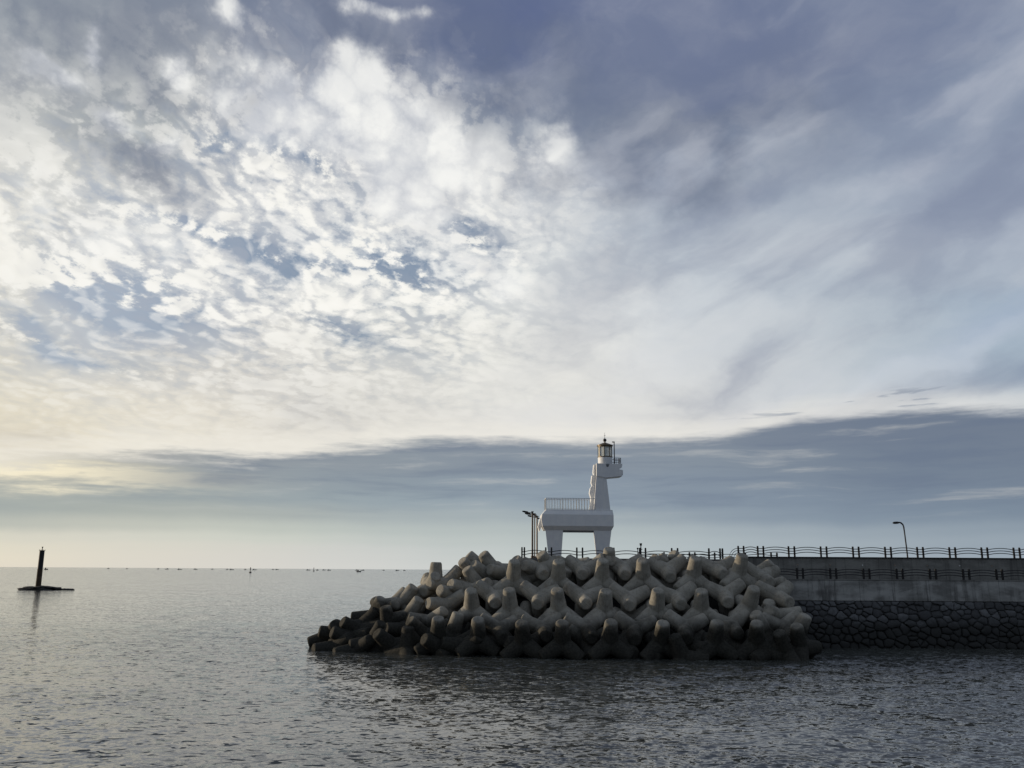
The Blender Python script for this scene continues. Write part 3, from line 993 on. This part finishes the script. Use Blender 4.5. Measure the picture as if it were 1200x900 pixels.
    for sy in (-0.85, 0.85):
        for i in range(4):
            xx = xg0 + (xg1 - xg0) * i / 3
            b.cyl((xx, sy, zd), (xx, sy, zt3), 0.030, 0.030, 6)
        for hz in (zt3, (zt3 + zd) / 2): b.cyl((xg0, sy, hz), (xg1, sy, hz), 0.034, 0.034, 6)
    for i in range(5): b.cyl((xg1, -0.85 + i * 0.425, zd), (xg1, -0.85 + i * 0.425, zt3), 0.030, 0.030, 6)
    for hz in (zt3, (zt3 + zd) / 2): b.cyl((xg1, -0.85, hz), (xg1, 0.85, hz), 0.034, 0.034, 6)
    b.build('gallery_rail', M['paint_dark'], root)
    # balustrade along the back
    xr0, xr1 = xlt + 0.08, nb0 + 0.15
    zr1 = q(660, 583.9)[1]
    zr0 = z3 + 0.10
    b = MB()
    n = 18
    for sy in (-1.08, 1.08):
        b.box(((xr0 + xr1) / 2, sy, zr1), (xr1 - xr0, 0.08, 0.07))
        b.box(((xr0 + xr1) / 2, sy, zr0 + 0.08), (xr1 - xr0, 0.05, 0.05))
        for i in range(n + 1):
            xx = xr0 + (xr1 - xr0) * i / n
            wd = 0.075 if i % 6 == 0 else 0.05
            b.box((xx, sy, (zr0 + zr1) / 2), (wd, wd, zr1 - zr0))
    for i in range(8):
        b.box((xr0, -1.08 + 2.16 * i / 7, (zr0 + zr1) / 2), (0.05, 0.05, zr1 - zr0))
    b.box((xr0, 0, zr1 + 0.003), (0.08, 2.16, 0.07))
    b.build('balustrade', M['rail_white'], root)
    return root


build_lighthouse()


# ------------------------------------------------------------------ lamp posts
def lamp_trio():
    base = None
    spec = [(623.9, 110.6, 'pole_brown', 'nearest and tallest-looking twin-armed lamp post left of the horse lighthouse'),
            (626.5, 114.6, 'pole_brown', 'slim middle lamp post of the three beside the horse lighthouse'),
            (629.3, 119.6, 'pole_beige', 'pale beige lamp post closest to the tail of the horse lighthouse')]
    for i, (px, Y, mk, lb) in enumerate(spec):
        p = at(px, 640, Y)
        H = 5.75
        root = empty('street_lamp', (p.x, Y, Z_DECK))
        tag(root, lb, 'street lamp', 'lamp posts beside the lighthouse')
        b = MB(); b.cyl((0, 0, 0), (0, 0, H), 0.125 if i != 1 else 0.08, 0.105 if i != 1 else 0.07, 12); b.cyl((0, 0, 0), (0, 0, 0.3), 0.2, 0.2, 12)
        b.build('pole', M[mk], root, 0, True)
        b = MB(); b.tube([(0.25, 0.02, H - 0.42), (0, 0, H - 0.2), (-0.5, -0.02, H - 0.12), (-0.95, -0.05, H - 0.05)], [0.06, 0.07, 0.06, 0.05], 8)
        b.box((0.0, 0, H - 0.02), (0.3, 0.3, 0.12)); b.box((0.30, 0.02, H - 0.30), (0.55, 0.34, 0.07), Matrix.Rotation(R(24), 3, 'Y'))
        b.build('arm', M['pole_brown'], root, 0, True)
        for sy, dz in ((-0.22, 0.0), (0.22, 0.10)):
            b = MB()
            b.loft([[(-0.55, sy - 0.07, H - 0.17 + dz), (-0.55, sy + 0.07, H - 0.17 + dz), (-0.55, sy + 0.07, H - 0.06 + dz), (-0.55, sy - 0.07, H - 0.06 + dz)],
                    [(-1.0, sy - 0.12, H - 0.14 + dz), (-1.0, sy + 0.12, H - 0.14 + dz), (-1.0, sy + 0.12, H + 0.02 + dz), (-1.0, sy - 0.12, H + 0.02 + dz)],
                    [(-1.28, sy - 0.06, H - 0.04 + dz), (-1.28, sy + 0.06, H - 0.04 + dz), (-1.28, sy + 0.06, H + 0.02 + dz), (-1.28, sy - 0.06, H + 0.02 + dz)]])
            b.cyl((-0.5, 0, H - 0.13), (-0.62, sy, H - 0.12 + dz), 0.03, 0.03, 6)
            b.build('lamp_head', M['iron'], root, 0, False)


lamp_trio()


def pier_lamp():
    Y = 111.5
    p = at(1063.9, 655, Y)
    top = at(1061.2, 622, Y)
    root = empty('street_lamp', (p.x, Y, Z_DECK))
    tag(root, 'lone dark street lamp with a bent-over head behind the pier parapet', 'street lamp')
    H = 4.55
    k = -0.16
    b = MB()
    pts = [(0, 0, 0), (k * 0.3, 0, H * 0.35), (k * 0.8, 0, H * 0.75), (k * 1.1, 0, H - 0.35), (k * 1.1 - 0.10, 0, H - 0.06), (k * 1.1 - 0.32, 0, H + 0.14), (k * 1.1 - 0.55, 0, H + 0.2)]
    b.tube(pts, [0.095, 0.085, 0.08, 0.09, 0.10, 0.10, 0.09], 10)
    b.cyl((0, 0, 0), (0, 0, 0.4), 0.15, 0.14, 12)
    b.build('pole', M['iron'], root, 0, True)
    xh = k * 1.1 - 0.5
    b = MB()
    L = []
    for t, w_, h_ in ((0.0, 0.09, 0.09), (0.25, 0.17, 0.15), (0.65, 0.19, 0.15), (0.82, 0.12, 0.09)):
        L.append([(xh - t, math.cos(a) * w_, H + 0.17 + math.sin(a) * h_ - t * 0.06) for a in np.linspace(0, 6.2832, 13)[:-1]])
    b.loft(L)
    b.build('lamp_head', M['iron'], root, 0, True)


pier_lamp()


def small_posts():
    p = at(751.2, 649, 109.8)
    root = empty('marker_post', (p.x, 109.8, Z_DECK))
    tag(root, 'thin dark post with a box on top above the fence right of the lighthouse', 'post')
    b = MB(); b.cyl((0, 0, 0), (0, 0, 1.62), 0.075, 0.065, 10); b.cyl((0, 0, 0), (0, 0, 0.15), 0.16, 0.16, 12)
    b.build('pole', M['iron'], root, 0, True)
    b = MB(); b.box((0, 0, 1.72), (0.26, 0.22, 0.24)); b.box((0, 0, 1.86), (0.32, 0.28, 0.05))
    b.build('box_head', M['iron'], root, 0.02)
    b = MB(); b.cyl((0.0, -0.08, 1.16), (0.17, -0.08, 1.16), 0.045, 0.045, 8)
    b.build('side_fitting', M['iron'], root)
    p = at(747.4, 649, 110.4)
    root = empty('marker_post', (p.x, 110.4, Z_DECK))
    tag(root, 'short thin post with a ball top beside the taller box-topped post', 'post')
    b = MB(); b.cyl((0, 0, 0), (0, 0, 1.18), 0.05, 0.045, 8)
    b.build('pole', M['iron'], root, 0, True)
    b = MB(); b.ball((0, 0, 1.25), 0.12); b.build('ball_top', M['iron'], root, 0, True)


small_posts()


# ------------------------------------------------------------------ tetrapods
XC, YC = 9.0, 105.0


def surf_s(X, Y):
    """0 on the crest line, 1 on the waterline"""
    u, v = max(0.0, XC - X), max(0.0, YC - Y)
    lo, hi = 0.0, 2.5
    for _ in range(24):
        s = (lo + hi) / 2
        a_, b_ = 15 + 20.5 * s, 2 + 14.6 * s
        if (u / a_) ** 1.5 + (v / b_) ** 1.5 > 1: lo = s
        else: hi = s
    return s


def surf_z(X, Y): return 9.9 - 9.9 * surf_s(X, Y)


def on_surf(px, py, dz=0.0):
    """where the line of sight meets the slope"""
    d = ray(px, py)
    Y = 84.0
    while Y < 122:
        p = Vector((0, 0, EYE)) + d * (Y / d.y)
        if p.z <= surf_z(p.x, p.y) + dz: return p
        Y += 0.15
    return Vector((0, 0, EYE)) + d * (106 / d.y)


LEG = [Vector((0, 0, 1))] + [Vector((math.sin(R(a)) * 0.9428, -math.cos(R(a)) * 0.9428, -1 / 3)) for a in (60, -60, 180)]


def tetra_mesh(k):
    b = MB()
    for d in LEG:
        rings = []
        u = d.orthogonal().normalized(); w = d.cross(u)
        for t, r in ((-0.25, 0.89), (0.0, 0.92), (0.8, 0.84), (1.6, 0.74), (2.36, 0.655), (2.46, 0.62), (2.53, 0.53), (2.535, 0.42)):
            rings.append([d * t + (u * math.cos(q) + w * math.sin(q)) * r for q in np.linspace(0, 6.2832, 29)[:-1]])
        b.loft(rings)
    bmesh.ops.recalc_face_normals(b.bm, faces=b.bm.faces)
    me = bpy.data.meshes.new('src'); b.bm.to_mesh(me); b.bm.free()
    o = bpy.data.objects.new('src', me); COL.objects.link(o)
    rm = o.modifiers.new('r', 'REMESH'); rm.mode = 'VOXEL'; rm.voxel_size = 0.07
    sm_ = o.modifiers.new('s', 'SMOOTH'); sm_.iterations = 3; sm_.factor = 0.5
    dg = bpy.context.evaluated_depsgraph_get()
    m2 = bpy.data.meshes.new_from_object(o.evaluated_get(dg))
    m2.name = 'tetrapod'
    bpy.data.objects.remove(o); bpy.data.meshes.remove(me)
    n = len(m2.vertices)
    co = np.zeros(n * 3, np.float32); m2.vertices.foreach_get('co', co); co = co.reshape(-1, 3)
    off = Vector((k * 17.0, 3.1, 5.5))
    chips = [(Vector(LEG[random.randrange(4)]) * 2.3 + Vector((random.uniform(-1, 1), random.uniform(-1, 1), random.uniform(-1, 1))).normalized() * 0.62, random.uniform(0.18, 0.34)) for _ in range(4)]
    for i in range(n):
        v = Vector(co[i])
        dlt = 0.030 * mnoise.noise(v * 1.3 + off) + 0.014 * mnoise.noise(v * 4.5 + off)
        v = v * (1 + dlt / max(v.length, 0.5))
        for c, r in chips:
            dd = (v - c).length
            if dd < r: v -= v.normalized() * (r - dd) * 0.55
        co[i] = v
    m2.vertices.foreach_set('co', co.ravel())
    m2.polygons.foreach_set('use_smooth', [True] * len(m2.polygons))
    m2.materials.clear(); m2.materials.append(M['tetrapod'])
    m2.update()
    return m2


TM = [tetra_mesh(k) for k in range(5)]
TETRAS = []      # (object, px, py, tier, pose)
PROTO = bpy.data.objects.new('tetrapod', TM[0])


def tetra(p, rot, tier, pose, px, py, scale=1.0):
    o = PROTO.copy()
    o.data = TM[len(TETRAS) % 5]
    COL.objects.link(o)
    o.matrix_world = Matrix.Translation(p) @ rot.to_4x4() @ Matrix.Diagonal((scale, scale, scale, 1))
    TETRAS.append([o, px, py, tier, pose])
    return o


def rot_up(tilt, yaw, roll=0.0):
    return Matrix.Rotation(R(yaw), 3, 'Z') @ Matrix.Rotation(R(tilt), 3, 'X') @ Matrix.Rotation(R(roll), 3, 'Y')




def rot_leg(d, spin):
    """first leg along d"""
    q = Vector((0, 0, 1)).rotation_difference(Vector(d).normalized()).to_matrix()
    return q @ Matrix.Rotation(R(spin), 3, 'Z')


def rot_y(down, yaw, roll=0.0):
    """one leg to the sea and a little down, two raised in a V, the last one hidden below"""
    d = Vector((0, -math.cos(R(down)), -math.sin(R(down))))
    best = None
    for k in range(0, 120, 4):
        q = rot_leg(d, k)
        zs = sorted(((q @ l).z, (q @ l).x) for l in LEG[1:])
        if best is None or zs[0][0] < best[0]: best = (zs[0][0], q)
    return Matrix.Rotation(R(yaw), 3, 'Z') @ Matrix.Rotation(R(roll), 3, 'Y') @ best[1]


rj = random.Random(11)
UPR = [  # upright blocks: hub pixel, tier
    (601, 677, 'B'), (654, 677, 'B'), (705, 677, 'B'), (754, 675, 'B'), (812, 674, 'B'), (865, 671, 'B'),
    (553, 713, 'C'), (598, 714, 'C'), (655, 714, 'C'), (708, 715, 'C'), (769, 714, 'C'), (821, 714, 'C'), (877, 710, 'C'),
    (613, 752, 'D'), (659, 753, 'D'), (714, 752, 'D'), (775, 752, 'D'), (837, 753, 'D'), (886, 752, 'D'), (560, 748, 'D'), (513, 748, 'D'),
]
for px, py, tier in UPR:
    p = on_surf(px, py + (4.0 if tier == 'B' else 2.0), 0.6 if tier == 'D' else 0.95)
    tetra(p, rot_up(31 + rj.uniform(-5, 5), rj.uniform(-9, 9), rj.uniform(-4, 4)), tier, 'up', px, py)
YS = [  # blocks with one leg to the sea: hub pixel
    (634, 668, 'B'), (684, 668, 'B'), (732, 666, 'B'), (783, 668, 'B'), (841, 668, 'B'), (892, 676, 'B2'),
    (579, 699, 'C'), (632, 700, 'C'), (684, 701, 'C'), (737, 702, 'C'), (794, 701, 'C'), (850, 697, 'C'), (910, 698, 'C'),
    (586, 738, 'D'), (636, 737, 'D'), (687, 736, 'D'), (744, 738, 'D'), (803, 736, 'D'), (856, 733, 'D'), (917, 736, 'D'),
]
for px, py, tier in YS:
    p = on_surf(px, py + 2.0, 0.15)
    yaw = rj.uniform(-10, 10) + (14 if px > 890 else 0)
    tetra(p, rot_y(13 + rj.uniform(-6, 6), yaw, rj.uniform(-8, 8)), tier, 'sea', px, py)


def leg_from(hx, hy, tx, ty, toward, spin, tier, dz=0.0, scale=1.0):
    """hub pixel, pixel the leading leg points at, how far it comes forward"""
    p = on_surf(hx, hy, dz)
    dx, dz_ = (tx - hx), -(ty - hy)
    l = math.hypot(dx, dz_)
    if tier in ('J1', 'J2', 'J3', 'J4', 'A'):      # let the other legs lie as low as they can
        spin = min(range(0, 120, 6), key=lambda k: max((rot_leg((dx / l, -toward, dz_ / l), k) @ q).z for q in LEG[1:])) + (spin % 13) - 6
    tetra(p, rot_leg((dx / l, -toward, dz_ / l), spin), tier, 'lean', hx, hy, scale)


JUMBLE = [
    (510, 675, 510.5, 654, 0.0, 20, 'J2'), (532, 689, 517, 681, 1.2, 15, 'J2'), (545, 681, 532, 673, 1.0, 40, 'J1'),
    (523, 673, 536, 656, 0.1, 70, 'J1'), (555, 662, 547, 651, 0.6, 10, 'J1'), (560, 674, 549, 657, 0.4, 55, 'J1'),
    (555, 683, 582, 668, 0.7, 30, 'J2'), (590, 660, 604, 654, 0.2, 25, 'J1'), (570, 662, 562, 655, 0.8, 80, 'J1'),
    (579, 656, 575, 650, 0.4, 35, 'J1'), (566, 655, 560, 649, 0.1, 60, 'J1'), (617, 661, 609, 650, 0.5, 20, 'J1'),
    (629, 657, 621, 653, 1.2, 45, 'J1'), (478, 716, 495, 689, 0.25, 10, 'J3'), (503, 680, 483, 690, 0.3, 60, 'J2'),
    (470, 700, 482, 684, 0.2, 100, 'J3'), (523, 702, 538, 692, 0.3, 50, 'J3'), (503, 723, 521, 708, 0.5, 15, 'J3'),
    (530, 738, 536, 715, 0.1, 5, 'J4'), (517, 752, 505, 744, 0.8, 30, 'J4'), (449, 713, 432, 726, 0.7, 65, 'J3'),
    (456, 729, 453, 711, 0.3, 30, 'J4'), (437, 746, 448, 722, 0.3, 20, 'J4'), (475, 732, 460, 729, 0.8, 50, 'J4'),
    (477, 755, 478, 731, 0.2, 75, 'J4'), (400, 737, 391, 735, 0.3, 40, 'J4'), (388, 738, 370, 743, 0.15, 10, 'J4'),
    (393, 752, 376, 752, 0.7, 35, 'J4'), (413, 741, 403, 737, 0.5, 80, 'J4'), (418, 755, 405, 756, 0.6, 22, 'J4'),
    (424, 727, 434, 716, 0.1, 45, 'J4'), (438, 716, 441, 709, 0.4, 15, 'J3'), (422, 733, 415, 728, 0.6, 63, 'J4'),
    (460, 750, 452, 742, 0.6, 12, 'J4'), (497, 738, 488, 727, 0.5, 90, 'J4'), (545, 751, 556, 742, 0.7, 33, 'J4'),
    (460, 704, 468, 694, 0.0, 33, 'J3'),
    # along the crest, behind the first rows
    (645, 661, 640, 652, 0.5, 30, 'A'), (668, 659, 660, 654, 0.9, 20, 'A'), (690, 661, 699, 653, 0.4, 45, 'A'), (713, 658, 713, 648, 0.6, 15, 'A'),
    (730, 659, 722, 654, 1.0, 62, 'A'), (762, 660, 770, 653, 0.5, 12, 'A'), (778, 658, 771, 653, 1.0, 38, 'A'), (801, 660, 795, 652, 0.4, 71, 'A'),
    (826, 660, 812, 651, 0.5, 15, 'A'), (885, 668, 893, 661, 0.4, 52, 'A'), (898, 683, 905, 679, 0.9, 15, 'A'),
    # right-hand foot of the pile
    (912, 722, 923, 719, 0.2, 20, 'E'), (932, 744, 936, 735, 0.4, 15, 'E'), (936, 757, 934, 747, 0.5, 48, 'E'), (897, 740, 889, 727, 0.4, 40, 'E'),
    (900, 762, 910, 752, 0.5, 27, 'E'), (920, 764, 916, 754, 0.5, 72, 'E'), (800, 770, 797, 763, 0.3, 15, 'E'),
]
for hx, hy, tx, ty, tw, sp_, tier in JUMBLE:
    dn = {'A': 8, 'J1': 13, 'J2': 10, 'J3': 8, 'J4': 8}.get(tier, 2)
    leg_from(hx, hy + dn, tx, ty + dn, tw, sp_, tier, -0.9 if tier == 'A' else -0.3)
# blocks lower down in the pile, seen through the gaps and at the waterline
for px in range(400, 920, 42):
    for py in (690, 727, 766):
        if (px < 505 and py < 720) or (px < 450 and py < 760) or px < 420: continue
        if px > 900 and py < 720: continue
        x_, y_ = px + rj.uniform(-9, 9), py + rj.uniform(-4, 4)
        p = on_surf(x_, y_, -2.2)
        if py == 766: p = on_surf(x_, y_ - 8, -0.9)
        tetra(p, Euler((rj.uniform(0, 6), rj.uniform(0, 6), rj.uniform(0, 6))).to_matrix(), {690: 'F1', 727: 'F2', 766: 'F3'}[py], 'deep', x_, y_)

ORD = ['first', 'second', 'third', 'fourth', 'fifth', 'sixth', 'seventh', 'eighth', 'ninth', 'tenth', 'eleventh', 'twelfth', 'thirteenth', 'fourteenth', 'fifteenth', 'sixteenth', 'seventeenth', 'eighteenth', 'nineteenth', 'twentieth', 'twenty-first', 'twenty-second', 'twenty-third', 'twenty-fourth', 'twenty-fifth']
TXT = {('B', 'up'): 'upright grey concrete tetrapod in the top upright row, {} from the left',
       ('C', 'up'): 'upright grey concrete tetrapod in the middle upright row, {} from the left',
       ('D', 'up'): 'dark wet upright tetrapod in the row at the water, {} from the left',
       ('B', 'sea'): 'top-row tetrapod thrusting one leg at the sea, {} from the left',
       ('C', 'sea'): 'middle-row tetrapod thrusting one leg at the sea, {} from the left',
       ('D', 'sea'): 'low wet tetrapod thrusting one leg at the sea, {} from the left',
       ('B2', 'sea'): 'tetrapod tucked against the left end of the sea wall under the fence',
       ('J1', 'lean'): 'jumbled tetrapod on the upper left shoulder of the pile, {} from the left',
       ('J2', 'lean'): 'tumbled tetrapod halfway up the left slope, {} from the left',
       ('J3', 'lean'): 'slanting tetrapod low on the left slope, {} from the left',
       ('J4', 'lean'): 'black wet tetrapod in the left foot of the pile, {} from the left',
       ('A', 'lean'): 'brownish tetrapod lying on the crest below the fence, {} from the left',
       ('E', 'lean'): 'tetrapod at the right foot of the pile, {} from the left',
       ('F1', 'deep'): 'shadowed tetrapod deep in the gaps under the top row, {} from the left',
       ('F2', 'deep'): 'shadowed tetrapod deep in the gaps under the middle row, {} from the left',
       ('F3', 'deep'): 'half sunken black tetrapod behind the waterline row, {} from the left'}
groups = {}
for t in TETRAS: groups.setdefault((t[3], t[4]), []).append(t)
for key, L in groups.items():
    L.sort(key=lambda t: t[1])
    for i, t in enumerate(L):
        lb = TXT[key]
        if '{}' in lb:
            lb = lb.format(ORD[i] if i < len(ORD) else 'number %d' % (i + 1))
        tag(t[0], lb, 'tetrapod', 'tetrapods piled round the pier head')
bpy.data.objects.remove(PROTO)


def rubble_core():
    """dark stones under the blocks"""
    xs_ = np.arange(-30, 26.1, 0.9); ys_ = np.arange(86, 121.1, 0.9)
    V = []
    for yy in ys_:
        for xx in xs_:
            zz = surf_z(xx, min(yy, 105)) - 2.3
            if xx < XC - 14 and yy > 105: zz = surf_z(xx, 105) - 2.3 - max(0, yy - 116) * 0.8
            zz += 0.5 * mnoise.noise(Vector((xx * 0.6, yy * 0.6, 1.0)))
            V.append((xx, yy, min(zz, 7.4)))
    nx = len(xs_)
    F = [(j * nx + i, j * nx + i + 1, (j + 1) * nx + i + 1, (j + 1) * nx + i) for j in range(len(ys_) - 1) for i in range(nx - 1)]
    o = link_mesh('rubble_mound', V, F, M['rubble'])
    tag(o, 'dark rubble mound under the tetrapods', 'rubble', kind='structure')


rubble_core()


# ------------------------------------------------------------------ beacon on the reef, far left
def reef():
    rng = random.Random(2)
    root_p = at(46, 689.5, 338.0)
    rp = Vector((root_p.x, 338.0, 0.0))
    def rock(name, cx, cy, sx, sy, sz, label):
        bm = bmesh.new()
        bmesh.ops.create_icosphere(bm, subdivisions=5, radius=1.0)
        ph = Vector((rng.random() * 40, rng.random() * 40, 0))
        for v in bm.verts:
            p = v.co
            k = 1 + 0.35 * mnoise.noise(p * 1.6 + ph) + 0.16 * mnoise.noise(p * 4.2 + ph) + 0.07 * mnoise.noise(p * 10 + ph)
            z = p.z * sz * (1 + 0.9 * mnoise.noise(Vector((p.x * 2.5, p.y * 2.5, 3)) + ph))
            if z > sz * 0.72: z = sz * 0.72 + (z - sz * 0.72) * 0.35
            v.co = Vector((p.x * sx * k + cx, p.y * sy * k + cy, z))
        me = bpy.data.meshes.new(name); bm.to_mesh(me); bm.free()
        me.materials.append(M['reef'])
        o = bpy.data.objects.new(name, me); COL.objects.link(o)
        tag(o, label, 'rock')
        return o
    rock('reef_rock', rp.x + 0.4, 338, 7.4, 5.0, 1.7, 'low black reef rock that carries the leaning beacon pillar')
    rock('reef_rock', rp.x + 9.0, 341, 2.6, 2.4, 0.7, 'flat sliver of black reef awash just right of the beacon rock')
    b0 = at(44.6, 688.5, 337.0); t0 = at(49.0, 644.0, 337.0)
    root = empty('beacon_pillar', (b0.x, 337.0, 0.5))
    tag(root, 'dark leaning beacon pillar on a black reef at the far left', 'beacon')
    t = Vector((t0.x - b0.x, 0, t0.z - 0.5)) * 1.0
    t.x *= 0.35
    b = MB(); b.cyl(t * 0.50, t * 0.97, 0.93, 0.90, 20)
    b.build('upper_shaft', M['beacon_black'], root, 0, True)
    b = MB(); b.cyl((0, 0, 0), t * 0.50, 0.98, 0.935, 20); b.cyl((0, 0, -1.2), t * 0.02, 1.05, 1.0, 20)
    b.build('lower_shaft', M['beacon_brown'], root, 0, True)
    b = MB(); b.cyl(t * 0.97, t * 0.98, 1.12, 1.12, 20)
    for k in range(8):
        a = k * math.pi / 4
        c = Vector((math.cos(a) * 1.05, math.sin(a) * 1.05, 0)); b.cyl(t * 0.975 + c, t * 0.975 + c + Vector((0, 0, 0.42)), 0.04, 0.04, 6)
    b.build('platform', M['beacon_black'], root)
    b = MB(); b.cyl(t * 0.98, t * 0.98 + Vector((0, 0, 1.3)), 0.16, 0.12, 10); b.cyl(t * 0.98 + Vector((0, 0, 1.0)), t * 0.98 + Vector((0, 0, 1.35)), 0.28, 0.28, 10)
    b.build('top_light', M['beacon_black'], root, 0, True)


reef()


# ------------------------------------------------------------------ buoys and boats on the horizon
def sea_point(px, Y):
    return Vector((at(px, 668, Y).x, Y, 0.0))


def buoy(px, Y, H, label):
    root = empty('lateral_buoy', sea_point(px, Y))
    tag(root, label, 'buoy')
    k = H / 10.0
    b = MB(); b.cyl((0, 0, -0.6 * k), (0, 0, 1.7 * k), 2.1 * k, 2.1 * k, 18); b.cyl((0, 0, 1.7 * k), (0, 0, 2.0 * k), 2.1 * k, 1.5 * k, 18)
    b.build('float', M['beacon_black'], root, 0, True)
    b = MB()
    for a in (45, 135, 225, 315):
        c, s_ = math.cos(R(a)), math.sin(R(a))
        b.cyl((c * 1.1 * k, s_ * 1.1 * k, 2.0 * k), (c * 0.55 * k, s_ * 0.55 * k, 7.2 * k), 0.16 * k, 0.14 * k, 6)
    b.cyl((0, 0, 4.6 * k), (0, 0, 6.4 * k), 0.85 * k, 0.75 * k, 10)
    b.build('tower', M['boat_dark'], root)
    b = MB(); b.cyl((0, 0, 7.2 * k), (0, 0, 8.5 * k), 1.0 * k, 1.0 * k, 12); b.cyl((0, 0, 8.5 * k), (0, 0, 10 * k), 0.85 * k, 0.1 * k, 12)
    b.build('topmark', M['beacon_black'], root, 0, True)


buoy(293.5, 1730, 11.0, 'black channel buoy on a round float, larger of the two buoys near the horizon')
buoy(367.7, 3000, 13.0, 'small thin channel buoy far out, right of the larger buoy')


def boat_proto(kind):
    root = empty('fishing_boat', (0, 0, 0))
    L = {'near': 14.0, 'wide': 22.0, 'short': 15.0}[kind]
    hull = []
    for t, w_, zb in ((-0.5, 0.75, 0.35), (-0.2, 1.0, 0.0), (0.2, 0.95, 0.0), (0.42, 0.5, 0.3), (0.52, 0.06, 0.8)):
        x = t * L; W = L * 0.13 * w_; zt = 2.0 + 1.3 * max(0, t) * 2
        hull.append([(x, -W, zt), (x, -W * 0.6, zb - 0.5), (x, W * 0.6, zb - 0.5), (x, W, zt)])
    b = MB(); b.loft(hull); b.build('hull', M['boat_dark'], root)
    b = MB()
    cx = -0.16 * L if kind != 'short' else 0.05 * L
    b.box((cx, 0, 3.4), (L * 0.26, L * 0.17, 2.9)); b.box((cx + L * 0.02, 0, 5.5), (L * 0.15, L * 0.14, 1.5)); b.box((cx, 0, 4.95), (L * 0.30, L * 0.19, 0.16))
    b.build('cabin', M['boat_grey'] if kind != 'near' else M['boat_dark'], root)
    b = MB(); b.cyl((cx + L * 0.02, 0, 6.0), (cx + L * 0.02, 0, 9.4), 0.14, 0.10, 6); b.cyl((0.3 * L, 0, 2.3), (0.3 * L, 0, 6.2), 0.14, 0.1, 6); b.cyl((0.3 * L, 0, 6.0), (cx, 0, 7.6), 0.07, 0.07, 5)
    b.build('mast', M['boat_dark'], root)
    return root


pr = {k: boat_proto(k) for k in ('near', 'wide', 'short')}
used = set()


def place_boat(px, Y, kind, rz, label, group=None):
    o = pr[kind] if kind not in used else copy_tree(pr[kind])
    used.add(kind)
    o.location = sea_point(px, Y); o.rotation_euler = (0, 0, rz)
    for k_ in ('label', 'category', 'group'):
        if k_ in o: del o[k_]
    tag(o, label, 'boat', group)


place_boat(420.3, 2600, 'near', 0.5, 'dark fishing boat nearest on the open water, left of the tetrapod pile')
place_boat(53.9, 2900, 'near', 1.2, 'tiny dark boat just right of the beacon pillar')
place_boat(298.0, 4700, 'wide', 0.1, 'horizon boat close on the right of the larger buoy')
place_boat(287.5, 5000, 'short', 2.9, 'pale horizon boat close on the left of the larger buoy')
place_boat(418.5, 5200, 'wide', 0.4, 'grey horizon boat just behind the nearest dark fishing boat')
HB = [(127, 5580, 'short'), (148.5, 5890, 'short'), (185, 5332, 'short'), (195.5, 5146, 'wide'), (210.3, 4340, 'wide'), (229, 4960, 'wide'), (249, 5766, 'short'), (266, 5332, 'short'), (271.3, 4464, 'wide'),
      (320, 5890, 'short'), (324.5, 5766, 'wide'), (361, 4836, 'wide'), (372, 4588, 'short'), (379.5, 5456, 'wide'), (385.5, 4836, 'wide'), (425, 4960, 'wide'), (449.5, 5580, 'short'), (465.5, 4960, 'wide'), (474, 5146, 'short')]
for i, (px, Y, k) in enumerate(HB):
    place_boat(px, Y, k, rj.uniform(-0.5, 0.5) + (math.pi if i % 3 == 0 else 0), 'tiny grey fishing boat strung out along the horizon, away from the buoys', 'boats along the horizon')
